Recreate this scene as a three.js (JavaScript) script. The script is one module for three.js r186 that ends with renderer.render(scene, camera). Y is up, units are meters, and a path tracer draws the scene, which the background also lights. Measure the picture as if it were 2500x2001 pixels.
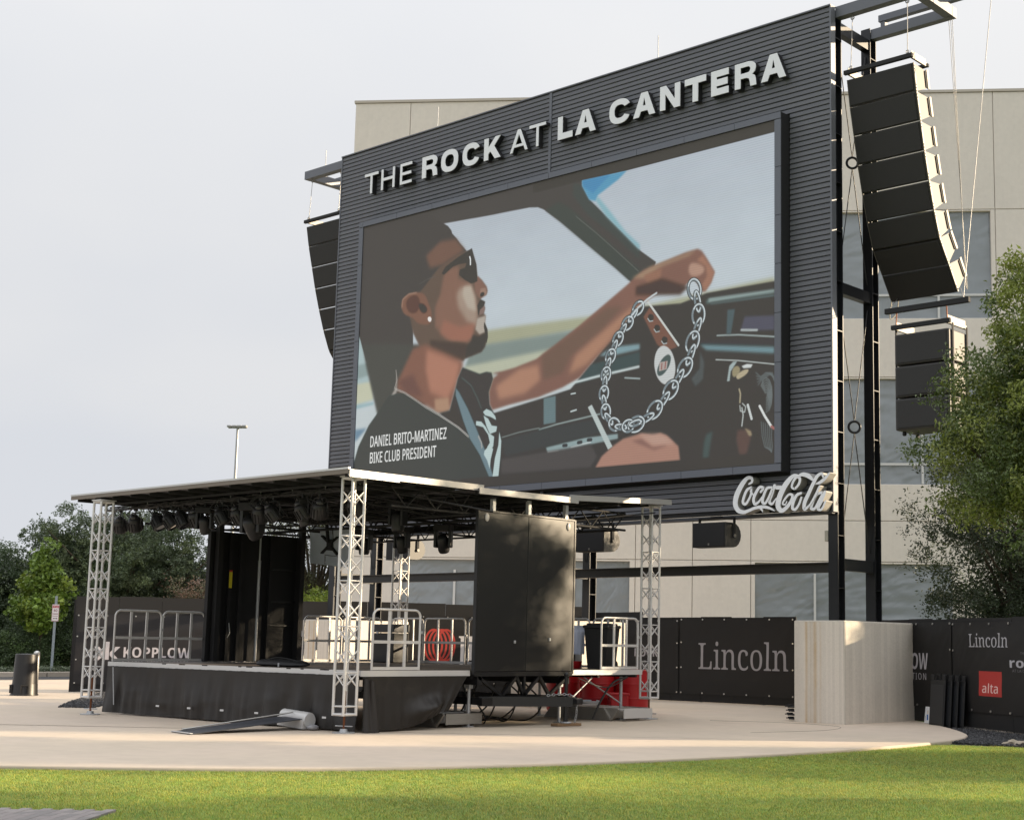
import * as THREE from 'three';
import { mergeGeometries } from 'three/addons/utils/BufferGeometryUtils.js';
import { RoundedBoxGeometry } from 'three/addons/geometries/RoundedBoxGeometry.js';

// ---------------------------------------------------------------- camera, sky, sun, exposure
const scene = new THREE.Scene();
const camera = new THREE.PerspectiveCamera(2 * Math.atan(1044.3412 / 3600.3133) * 180 / Math.PI, 1.25, 0.5, 900);
camera.position.set(0, 1.6, 0);
camera.rotation.order = 'YXZ';
camera.rotation.set(0.145829, 0.708688, 0.016002);
camera.setViewOffset(3002.5, 2088.68, 0, 0, 2500, 2001);

const renderer = new THREE.WebGLRenderer({ antialias: true });
renderer.toneMapping = THREE.LinearToneMapping;
const EXPOSURE = 1.75;
renderer.toneMappingExposure = EXPOSURE;
renderer.shadowMap.enabled = true;

// low warm sun, from the right and a little behind the screen
const SUN_AZ = -46 * Math.PI / 180, SUN_EL = 14 * Math.PI / 180;
const sunDir = new THREE.Vector3(Math.cos(SUN_AZ) * Math.cos(SUN_EL), Math.sin(SUN_EL), Math.sin(SUN_AZ) * Math.cos(SUN_EL));
const sun = new THREE.DirectionalLight(new THREE.Color(1.0, 0.8, 0.55), 5.0);
sun.target.position.set(-20, 0, -20);
sun.position.copy(sun.target.position).addScaledVector(sunDir, 120);
sun.castShadow = true;
Object.assign(sun.shadow.camera, { left: -60, right: 60, top: 60, bottom: -60, near: 1, far: 300 });
sun.shadow.mapSize.set(4096, 4096);
sun.shadow.radius = 1.2;
scene.add(sun, sun.target);

// ---------------------------------------------------------------- small tools
function mulberry(a) { return () => { a |= 0; a = a + 0x6D2B79F5 | 0; let t = Math.imul(a ^ a >>> 15, 1 | a); t = t + Math.imul(t ^ t >>> 7, 61 | t) ^ t; return ((t ^ t >>> 14) >>> 0) / 4294967296; }; }
const V = (x, y, z) => new THREE.Vector3(x, y, z);
const lin = (r, g, b) => new THREE.Color().setRGB(r, g, b);
const smooth = (t) => t * t * (3 - 2 * t);
const clamp = (x, a = 0, b = 1) => Math.min(b, Math.max(a, x));
function lattice(p, seed) { const r = mulberry(seed), a = new Float32Array(p * p); for (let i = 0; i < a.length; i++) a[i] = r(); return a; }
// tileable value noise, u and v in 0..1
function noiseFn(period, seed, octaves = 4, gain = 0.5) {
  const L = []; for (let o = 0, p = period; o < octaves; o++, p *= 2) L.push([p, lattice(p, seed + o * 17)]);
  return (u, v) => {
    let s = 0, a = 1, n = 0;
    for (const [p, d] of L) {
      const x = u * p, y = v * p, xi = Math.floor(x), yi = Math.floor(y), fx = smooth(x - xi), fy = smooth(y - yi);
      const X0 = ((xi % p) + p) % p, Y0 = ((yi % p) + p) % p, X1 = (X0 + 1) % p, Y1 = (Y0 + 1) % p;
      s += a * ((d[Y0 * p + X0] * (1 - fx) + d[Y0 * p + X1] * fx) * (1 - fy) + (d[Y1 * p + X0] * (1 - fx) + d[Y1 * p + X1] * fx) * fy);
      n += a; a *= gain;
    }
    return s / n;
  };
}
function dataTex(w, h, fn, srgb = true, repeat = true) {
  const d = new Uint8Array(w * h * 4);
  for (let y = 0; y < h; y++) for (let x = 0; x < w; x++) {
    const c = fn((x + 0.5) / w, (y + 0.5) / h), i = (y * w + x) * 4;
    for (let k = 0; k < 3; k++) { const q = Array.isArray(c) ? c[k] : c; d[i + k] = 255 * clamp(srgb ? (q <= 0.0031308 ? q * 12.92 : 1.055 * Math.pow(q, 1 / 2.4) - 0.055) : q); }
    d[i + 3] = 255;
  }
  const t = new THREE.DataTexture(d, w, h, THREE.RGBAFormat);
  t.colorSpace = srgb ? THREE.SRGBColorSpace : THREE.NoColorSpace;
  t.magFilter = THREE.LinearFilter; t.minFilter = THREE.LinearMipmapLinearFilter; t.generateMipmaps = true;
  if (repeat) t.wrapS = t.wrapT = THREE.RepeatWrapping;
  t.needsUpdate = true; return t;
}
function scaled(t, su, sv = su) { const c = t.clone(); c.repeat.set(1 / su, 1 / sv); c.needsUpdate = true; return c; }

// overcast evening sky: brighter overhead than low down, soft broken cloud, paler round the sun
{
  const W = 1024, H = 512, d = new Float32Array(W * H * 4), n1 = noiseFn(8, 11, 6, 0.55), n2 = noiseFn(4, 77, 5, 0.5);
  for (let y = 0; y < H; y++) for (let x = 0; x < W; x++) {
    const u = (x + 0.5) / W, v = (y + 0.5) / H, el = (v - 0.5) * Math.PI, az = (u - 0.5) * 2 * Math.PI;
    const dir = V(Math.cos(el) * Math.cos(az), Math.sin(el), Math.cos(el) * Math.sin(az));
    const e = Math.max(0, dir.y), k = 1 / (e + 0.22);
    let cl = n1((dir.x * k * 0.11 + 7.3) % 1, (dir.z * k * 0.11 + 3.1) % 1) * 0.6 + n2((dir.x * k * 0.06 + 5.2) % 1, (dir.z * k * 0.06 + 9.4) % 1) * 0.4;
    cl = clamp((cl - 0.36) / 0.3);
    const g = Math.max(0, dir.dot(sunDir)), base = (0.775 + 1.35 * Math.pow(e, 3.0)) / EXPOSURE;
    const glow = (0.28 * Math.pow(g, 4) + 0.9 * Math.pow(g, 40)) / EXPOSURE;
    let r = base * (0.90 + 0.14 * cl), gg = base * (0.93 + 0.11 * cl), b = base * (0.99 + 0.055 * cl);
    r += glow * 1.0; gg += glow * 0.88; b += glow * 0.7;
    if (dir.y < 0) { r = 0.22; gg = 0.21; b = 0.19; }
    const i = (y * W + x) * 4; d[i] = r; d[i + 1] = gg; d[i + 2] = b; d[i + 3] = 1;
  }
  const t = new THREE.DataTexture(d, W, H, THREE.RGBAFormat, THREE.FloatType);
  t.mapping = THREE.EquirectangularReflectionMapping; t.magFilter = t.minFilter = THREE.LinearFilter; t.wrapS = THREE.RepeatWrapping; t.needsUpdate = true;
  scene.background = t; scene.environment = t;
}

// ---------------------------------------------------------------- geometry tools
const clean = (g) => { g = g.index ? g.toNonIndexed() : g; for (const k of Object.keys(g.attributes)) if (!['position', 'normal', 'uv'].includes(k)) g.deleteAttribute(k); return g; };
const join = (l) => { l = l.flat(9).map(clean); return l.length === 1 ? l[0] : mergeGeometries(l); };
function bx(w, h, d, x = 0, y = 0, z = 0, ry = 0, rx = 0, rz = 0) { const g = new THREE.BoxGeometry(w, h, d); if (rx) g.rotateX(rx); if (rz) g.rotateZ(rz); if (ry) g.rotateY(ry); return g.translate(x, y, z); }
const span = (x0, x1, y0, y1, z0, z1) => bx(Math.abs(x1 - x0), Math.abs(y1 - y0), Math.abs(z1 - z0), (x0 + x1) / 2, (y0 + y1) / 2, (z0 + z1) / 2);
function rbx(w, h, d, r, x = 0, y = 0, z = 0, ry = 0, seg = 2) { const g = new RoundedBoxGeometry(w, h, d, seg, r); if (ry) g.rotateY(ry); return g.translate(x, y, z); }
const UPV = V(0, 1, 0);
function rod(a, b, r, n = 8, r2 = r) { const l = a.distanceTo(b), g = new THREE.CylinderGeometry(r2, r, l, n, 1); g.applyQuaternion(new THREE.Quaternion().setFromUnitVectors(UPV, b.clone().sub(a).normalize())); const m = a.clone().add(b).multiplyScalar(0.5); return g.translate(m.x, m.y, m.z); }
function bar(a, b, w, h = w) { // rectangular bar from a to b
  const d = b.clone().sub(a), l = d.length(), g = new THREE.BoxGeometry(w, h, l), m = new THREE.Matrix4().lookAt(b, a, Math.abs(d.y / l) > 0.98 ? V(1, 0, 0) : UPV);
  g.applyMatrix4(m); const c = a.clone().add(b).multiplyScalar(0.5); return g.translate(c.x, c.y, c.z);
}
function tube(pts, r, seg = 24, n = 6) { return new THREE.TubeGeometry(new THREE.CatmullRomCurve3(pts), seg, r, n, false); }
function lathe(pts, n = 24) { return new THREE.LatheGeometry(pts.map((p) => new THREE.Vector2(p[0], p[1])), n); }
function prism(poly, depth, bevel = 0) { const s = new THREE.Shape(poly.map((p) => new THREE.Vector2(p[0], p[1]))); return new THREE.ExtrudeGeometry(s, { depth, bevelEnabled: bevel > 0, bevelSize: bevel, bevelThickness: bevel, bevelSegments: 1, curveSegments: 6 }); }
function uvm(g, s = 1) { // cubic projection, one texture repeat per s metres
  g = clean(g); const p = g.attributes.position, n = g.attributes.normal, u = new Float32Array(p.count * 2);
  for (let i = 0; i < p.count; i++) {
    const ax = Math.abs(n.getX(i)), ay = Math.abs(n.getY(i)), az = Math.abs(n.getZ(i));
    let a, b; if (ay >= ax && ay >= az) { a = p.getX(i); b = p.getZ(i); } else if (ax >= az) { a = p.getZ(i); b = p.getY(i); } else { a = p.getX(i); b = p.getY(i); }
    u[i * 2] = a / s; u[i * 2 + 1] = b / s;
  }
  g.setAttribute('uv', new THREE.BufferAttribute(u, 2)); return g;
}
const used = {};
function numbered(n) { const k = used[n] = (used[n] ?? -1) + 1; return k ? n + '_' + String(k).padStart(3, '0') : n; }
function add(o, parent) { (parent || scene).add(o); o.castShadow = o.receiveShadow = true; return o; }
function obj(name, geo, mat, parent) { const m = new THREE.Mesh(Array.isArray(geo) ? join(geo) : geo, mat); m.name = parent ? name : numbered(name); return add(m, parent); }
function tag(o, label, category, group, kind) { if (label) o.userData.label = label; if (category) o.userData.category = category; if (group) o.userData.group = group; if (kind) o.userData.kind = kind; return o; }
function thing(name, label, category, pos = [0, 0, 0], group, ry = 0) { const o = new THREE.Group(); o.name = numbered(name); o.position.set(...pos); o.rotation.y = ry; scene.add(o); return tag(o, label, category, group); }
function struct(name, geo, mat) { const m = obj(name, geo, mat); m.userData.kind = 'structure'; return m; }
function dup(src, label, pos, ry) { const c = src.clone(); c.name = numbered(src.name.replace(/_\d{3}$/, '')); c.userData = { ...src.userData, label }; if (pos) c.position.set(...pos); if (ry !== undefined) c.rotation.y = ry; scene.add(c); return c; }

// ---------------------------------------------------------------- materials
const std = (c, rough = 0.8, metal = 0, o = {}) => new THREE.MeshStandardMaterial({ color: Array.isArray(c) ? lin(...c) : c, roughness: rough, metalness: metal, ...o });
const phys = (c, rough, o = {}) => new THREE.MeshPhysicalMaterial({ color: Array.isArray(c) ? lin(...c) : c, roughness: rough, ...o });
const nA = noiseFn(6, 3, 6, 0.55), nB = noiseFn(24, 21, 4, 0.5), nC = noiseFn(3, 41, 5, 0.5), nD = noiseFn(64, 5, 2, 0.5);
const T = {};
T.pad = dataTex(1024, 1024, (u, v) => { const a = nA(u, v) - 0.5, b = nC(u, v * 1) - 0.5, f = nD(u, v) - 0.5, st = noiseStreak(u, v) - 0.5; const k = 1 + 0.16 * a + 0.14 * b + 0.10 * f + 0.10 * st; return [0.545 * k, 0.455 * k * (1 - 0.03 * a), 0.362 * k * (1 - 0.08 * b)]; });
function noiseStreak(u, v) { return nB((u * 0.25) % 1, v); }
T.fine = dataTex(512, 512, (u, v) => 0.5 + 0.5 * (nD(u, v) - 0.5) + 0.6 * (nB(u, v) - 0.5), false);
T.mottle = dataTex(512, 512, (u, v) => { const k = 0.86 + 0.28 * nA(u, v); return [k, k, k]; });
T.brushed = dataTex(256, 256, (u, v) => { const k = 0.82 + 0.3 * nD(u * 0.06, v) * 1; return [k, k, k]; }, false);
T.stucco = dataTex(512, 512, (u, v) => { const k = 1 + 0.10 * (nC(u, v) - 0.5) + 0.07 * (nD(u, v) - 0.5) + 0.05 * (nB((u * 4) % 1, v * 0.5) - 0.5); return [0.73 * k, 0.685 * k, 0.615 * k]; });
const M = {
  cladding: std([0.060, 0.063, 0.072], 0.5, 0.15), claddingB: std([0.056, 0.059, 0.068], 0.52, 0.15), trim: std([0.145, 0.152, 0.175], 0.45, 0.2),
  ledFrame: std([0.140, 0.150, 0.178], 0.5, 0.2), steel: std([0.014, 0.015, 0.018], 0.32, 0.1), dark: std([0.012, 0.012, 0.013], 0.7),
  white: std([0.84, 0.86, 0.90], 0.5), letterSide: std([0.016, 0.016, 0.018], 0.6), cokeSide: std([0.36, 0.35, 0.33], 0.6),
  alu: std([0.62, 0.61, 0.60], 0.45, 0.3, { roughnessMap: scaled(T.brushed, 0.6) }), aluPaint: std([0.60, 0.60, 0.60], 0.5, 0.35), aluDull: std([0.36, 0.34, 0.31], 0.5, 0.6, { map: scaled(T.mottle, 0.5) }),
  rust: std([0.16, 0.055, 0.02], 0.85, 0.1, { bumpMap: scaled(T.fine, 0.1), bumpScale: 0.002 }), blackGloss: std([0.008, 0.008, 0.009], 0.36), blackPanel: std([0.007, 0.007, 0.007], 0.40), blackMat: std([0.012, 0.012, 0.013], 0.75),
  grille: std([0.026, 0.025, 0.025], 0.62, 0.1, { bumpMap: scaled(T.fine, 0.08), bumpScale: 0.003 }), cab: std([0.035, 0.033, 0.031], 0.46), rigging: std([0.20, 0.19, 0.175], 0.5, 0.4), cable: std([0.02, 0.02, 0.02], 0.5), wire: std([0.35, 0.34, 0.32], 0.4, 0.8),
  fascia: std([0.40, 0.39, 0.375], 0.5, 0.3, { map: scaled(T.mottle, 0.7) }),
  deck: std([0.11, 0.085, 0.065], 0.6, 0, { map: scaled(T.mottle, 1.2) }), skirt: phys([0.012, 0.009, 0.007], 0.52, { side: THREE.DoubleSide }), tape: std([0.6, 0.6, 0.6], 0.6),
  truss: std([0.66, 0.65, 0.64], 0.45, 0.4), par: std([0.016, 0.016, 0.018], 0.45), lens: phys([0.05, 0.05, 0.06], 0.1, { clearcoat: 1 }), yellow: std([0.75, 0.62, 0.02], 0.6),
  stucco: std(0xffffff, 0.9, 0, { map: scaled(T.stucco, 9), bumpMap: scaled(T.fine, 1.1), bumpScale: 0.004 }), wood: std([0.24, 0.15, 0.08], 0.85, 0, { map: scaled(T.mottle, 0.3) }),
  red: std([0.42, 0.008, 0.012], 0.42), tub: std([0.56, 0.58, 0.62], 0.4), steelBright: std([0.58, 0.57, 0.55], 0.3, 0.85), galv: std([0.45, 0.46, 0.47], 0.5, 0.6, { map: scaled(T.mottle, 0.5) }),
  fence: std([0.010, 0.010, 0.011], 0.7), asphalt: std([0.055, 0.055, 0.06], 0.9), kerb: std([0.42, 0.36, 0.30], 0.9, 0, { map: scaled(T.mottle, 1.5) }), soil: std([0.10, 0.11, 0.05], 1),
  bark: std([0.10, 0.075, 0.05], 0.95, 0, { bumpMap: scaled(T.fine, 0.4), bumpScale: 0.02 }), plastic: phys([0.26, 0.29, 0.31], 0.24, { clearcoat: 0.5, clearcoatRoughness: 0.2 }), mullion: std([0.62, 0.63, 0.62], 0.5),
};
// ---------------------------------------------------------------- ground
struct('ground', bx(700, 0.2, 700, -40, -0.20, -60), M.soil);
{
  const front = [[-52, 6], [-40, 3], [-30, -1.2], [-24, -4.9], [-20.5, -7.4], [-18, -9.33], [-16.68, -10.52], [-15.5, -11.8], [-14.68, -13.15], [-14.12, -14.5], [-13.48, -16.7], [-13.02, -19.1], [-12.84, -21.2], [-12.84, -23.3], [-12.98, -24.7], [-13.4, -26.0], [-14.15, -27.2], [-15.35, -28.7], [-17, -30.5], [-19.5, -32.6]];
  const cv = new THREE.CatmullRomCurve3(front.map(([x, z]) => V(x, -z, 0))).getPoints(160);
  const sh = new THREE.Shape([...cv.map((p) => new THREE.Vector2(p.x, p.y)), new THREE.Vector2(-24, 40), new THREE.Vector2(-51.3, 60), new THREE.Vector2(-51.3, -6)]);
  const g = new THREE.ExtrudeGeometry(sh, { depth: 0.12, bevelEnabled: true, bevelSize: 0.03, bevelThickness: 0.03, bevelSegments: 3, curveSegments: 4 });
  g.rotateX(-Math.PI / 2); g.translate(0, -0.15, 0);
  struct('concrete_plaza', uvm(g, 1), std(0xffffff, 0.82, 0, { map: scaled(T.pad, 11), bumpMap: scaled(T.fine, 1.3), bumpScale: 0.002 }));
  // saw-cut joints as thin dark grooves filled flush
  struct('joint_line', [tube([V(-19.6, 0.001, -26.2), V(-18.0, 0.001, -26.9), V(-16.6, 0.001, -26.6), V(-16.0, 0.001, -25.2), V(-16.4, 0.001, -23.2)], 0.004, 40, 4)], std([0.12, 0.1, 0.08], 1));
}
struct('road', bx(4.7, 0.1, 140, -53.6, -0.075, -40), M.asphalt);
// kerb stones beyond the road, one block after another
{
  const r = mulberry(5), mats = [0.34, 0.42, 0.48].map((k) => std([k, k * 0.88, k * 0.74], 0.95, 0, { map: scaled(T.mottle, 0.9) }));
  const kerb = thing('kerb', 'pale limestone kerb along the far side of the road', 'kerb', [-56, 0, 0]);
  for (let z = -18; z > -60; z -= 1.2) obj('kerb_stone', rbx(0.42, 0.26, 1.16, 0.04, (r() - 0.5) * 0.03, 0.04, z), mats[Math.floor(r() * 3)], kerb);
}
// lawn of short artificial turf: a sheet below and blade tufts in view
const lawnCol = [0.075, 0.145, 0.030];
struct('lawn_base', bx(90, 0.06, 70, -1, -0.105, -3), std([0.13, 0.20, 0.042], 1));
struct('gravel_bed', bx(20, 0.06, 12, -6, -0.098, -30.45), std([0.05, 0.05, 0.055], 1));
let lawnSideSign = 1;
const padEdge = [[-60, 8], [-40, 3], [-30, -1.2], [-24, -4.9], [-20.5, -7.4], [-18, -9.33], [-16.68, -10.52], [-15.5, -11.8], [-14.68, -13.15], [-14.12, -14.5], [-13.48, -16.7], [-13.02, -19.1], [-12.84, -21.2], [-12.84, -23.3], [-12.98, -24.7], [-13.4, -26.0], [-14.15, -27.2]];
// side of the pad edge, positive on the lawn side
function offPad(x, z) { let best = 1e9, s = 1; for (let i = 0; i < padEdge.length - 1; i++) { const [ax, az] = padEdge[i], [bx_, bz] = padEdge[i + 1], dx = bx_ - ax, dz = bz - az, t = clamp(((x - ax) * dx + (z - az) * dz) / (dx * dx + dz * dz)), px = ax + dx * t, pz = az + dz * t, d = Math.hypot(x - px, z - pz); if (d < best) { best = d; s = Math.sign((x - ax) * -dz + (z - az) * dx) || 1; } } return best * s; }
const paveTip = [-12.93, -7.89], paveL = [-13.72, -7.14], paveR = [-12.25, -7.08];
function inPave(x, z) { const ax = paveL[0] - paveTip[0], az = paveL[1] - paveTip[1], bx_ = paveR[0] - paveTip[0], bz = paveR[1] - paveTip[1], D = ax * bz - az * bx_, px = x - paveTip[0], pz = z - paveTip[1]; return (px * bz - pz * bx_) / D > 0 && (ax * pz - az * px) / D > 0; }
{
  const r = mulberry(99), blades = [];
  for (let k = 0; k < 7; k++) { // a tuft of seven leaning blades
    const a = r() * 6.28, l = 0.026 + r() * 0.02, w = 0.0035 + r() * 0.0015, ox = (r() - 0.5) * 0.045, oz = (r() - 0.5) * 0.045, lean = 0.010 + r() * 0.022, g = new THREE.BufferGeometry();
    const ca = Math.cos(a), sa = Math.sin(a), cb = Math.cos(a + 1.57) * lean, sb = Math.sin(a + 1.57) * lean;
    g.setAttribute('position', new THREE.Float32BufferAttribute([ox - ca * w, 0, oz - sa * w, ox + ca * w, 0, oz + sa * w, ox + cb, l, oz + sb], 3));
    g.setAttribute('uv', new THREE.Float32BufferAttribute([0, 0, 1, 0, 0.5, 1], 2)); g.computeVertexNormals(); blades.push(g);
  }
  const spots = [];
  const tries = 420000;
  for (let i = 0; i < tries; i++) {
    // denser towards the camera: sample polar about the viewer inside the frame
    const an = -Math.PI / 2 - 0.708688 + (r() * 0.74 - 0.415) , d = 11 + Math.pow(r(), 1.25) * 16, x = Math.cos(an) * d, z = Math.sin(an) * d;
    if (z < -24.35 || offPad(x, z) * lawnSideSign < 0.0 || inPave(x, z)) continue;
    spots.push(x, z);
  }
  const im = new THREE.InstancedMesh(join(blades), new THREE.MeshPhysicalMaterial({ color: 0xffffff, roughness: 0.7, transmission: 0.42, thickness: 0, side: THREE.DoubleSide }), spots.length / 2);
  im.name = 'artificial_turf'; const m = new THREE.Matrix4(), c = new THREE.Color(), tn = noiseFn(6, 9, 4, 0.5);
  for (let i = 0; i < spots.length / 2; i++) {
    const x = spots[i * 2], z = spots[i * 2 + 1], s = 0.8 + r() * 0.5;
    m.makeRotationY(r() * 6.28).scale(V(s * 1.25, s, s * 1.25)).setPosition(x, -0.076, z); im.setMatrixAt(i, m);
    const k = (0.75 + 0.5 * tn((x / 9 + 9) % 1, (z / 9 + 9) % 1)) * (0.7 + 0.6 * r()), y = r() < 0.4 ? 1 : 0; c.setRGB((0.26 + 0.24 * y) * k, (0.40 + 0.06 * y) * k, 0.070 * k); im.setColorAt(i, c);
  }
  add(im); tag(im, 'short bright green artificial turf in the foreground', 'lawn', null, 'stuff');
}

// grey paving setts, each its own block
{
  const r = mulberry(31), ug = [paveR[0] - paveTip[0], paveR[1] - paveTip[1]], l = Math.hypot(...ug), u = [ug[0] / l, ug[1] / l], w = [-u[1], u[0]];
  const mats = [[0.20, 0.185, 0.18], [0.235, 0.21, 0.205], [0.26, 0.235, 0.225]].map((c) => std(c, 0.9, 0, { map: scaled(T.mottle, 0.25) }));
  const g = rbx(0.196, 0.06, 0.096, 0.006, 0, 0, 0, 0, 1), walk = tag(struct('paved_path', bx(3, 0.05, 3, -11.5, -0.098, -5.6), std([0.1, 0.09, 0.085], 1)));
  for (let i = -1; i < 14; i++) for (let j = -16; j < 16; j++) {
    const a = 0.1 + i * 0.2 + (j & 1 ? 0.1 : 0), b = 0.05 + j * 0.1, x = paveTip[0] + u[0] * a + w[0] * b, z = paveTip[1] + u[1] * a + w[1] * b;
    if (!inPave(x, z) || x > -11.9 || z > -6.0) continue;
    const m = obj('paving_sett', g, mats[Math.floor(r() * 3)], walk); m.position.set(x, -0.055 + r() * 0.003, z); m.rotation.y = -Math.atan2(u[1], u[0]);
  }
}
// dark gravel beside the plaza
function gravel(name, label, n, pick, seed, y = -0.06) {
  const r = mulberry(seed), g = new THREE.IcosahedronGeometry(1, 0), p = g.attributes.position; for (let i = 0; i < p.count; i++) { const k = 0.8 + 0.3 * Math.sin(p.getX(i) * 7 + p.getY(i) * 5 + p.getZ(i) * 9); p.setXYZ(i, p.getX(i) * k, p.getY(i) * k * 0.7, p.getZ(i) * k); } g.computeVertexNormals();
  const im = new THREE.InstancedMesh(clean(g), std(0xffffff, 0.9), n), m = new THREE.Matrix4(), c = new THREE.Color(); im.name = numbered(name);
  for (let i = 0; i < n; i++) { const [x, z] = pick(r), s = 0.012 + r() * 0.022; m.makeRotationFromEuler(new THREE.Euler(r() * 6, r() * 6, r() * 6)).scale(V(s, s, s)).setPosition(x, y + r() * 0.02, z); im.setMatrixAt(i, m); const k = 0.03 + 0.11 * r() * r(); c.setRGB(k, k, k * 1.06); im.setColorAt(i, c); }
  add(im); return tag(im, label, 'gravel', null, 'stuff');
}
gravel('gravel', 'dark crushed stone bed along the fence on the right', 26000, (r) => { for (;;) { const x = -16 + r() * 7, z = -24.5 - r() * 5.5; if (offPad(x, z) * lawnSideSign > 0.05) return [x, z]; } }, 61, -0.05);
{
  const tri = [[-31.3, -17.7], [-33.9, -19.3], [-38.6, -22.9], [-31.9, -19.2]];
  const sh = new THREE.Shape(tri.map(([x, z]) => new THREE.Vector2(x, -z))); const g = new THREE.ShapeGeometry(sh); g.rotateX(-Math.PI / 2); g.translate(0, 0.004, 0); struct('gravel_strip', g, std([0.06, 0.06, 0.065], 1));
  gravel('gravel', 'dark crushed stone strip behind the left stage leg', 9000, (r) => { const k = r(), t = r(), a = [tri[0][0] + (tri[2][0] - tri[0][0]) * k, tri[0][1] + (tri[2][1] - tri[0][1]) * k], hw = 0.75 * (1 - Math.abs(k - 0.3)) * (t - 0.25); return [a[0] + hw * 1.1, a[1] - hw]; }, 62, 0.0);
}
// three pale rocks lying on the gravel
{
  const r = mulberry(8);
  for (const [x, z, s, l] of [[-11.9, -24.95, 0.16, 'largest flat pale rock on the dark gravel at the right edge'], [-11.62, -25.2, 0.11, 'small pale rock behind the flat rock on the gravel'], [-11.55, -24.8, 0.09, 'smallest pale rock at the lawn edge on the gravel']]) {
    const g = new THREE.IcosahedronGeometry(s, 2), p = g.attributes.position; for (let i = 0; i < p.count; i++) { const k = 1 + 0.25 * Math.sin(p.getX(i) * 31 + p.getZ(i) * 17) * Math.cos(p.getY(i) * 23); p.setXYZ(i, p.getX(i) * k * 1.4, p.getY(i) * k * 0.45, p.getZ(i) * k); } g.computeVertexNormals(); g.rotateY(r() * 6);
    const m = obj('rock', g.translate(x, -0.03, z), std([0.42, 0.36, 0.28], 0.95, 0, { map: scaled(T.mottle, 0.3) })); tag(m, l, 'rock', 'pale rocks on the gravel');
  }
}
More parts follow.
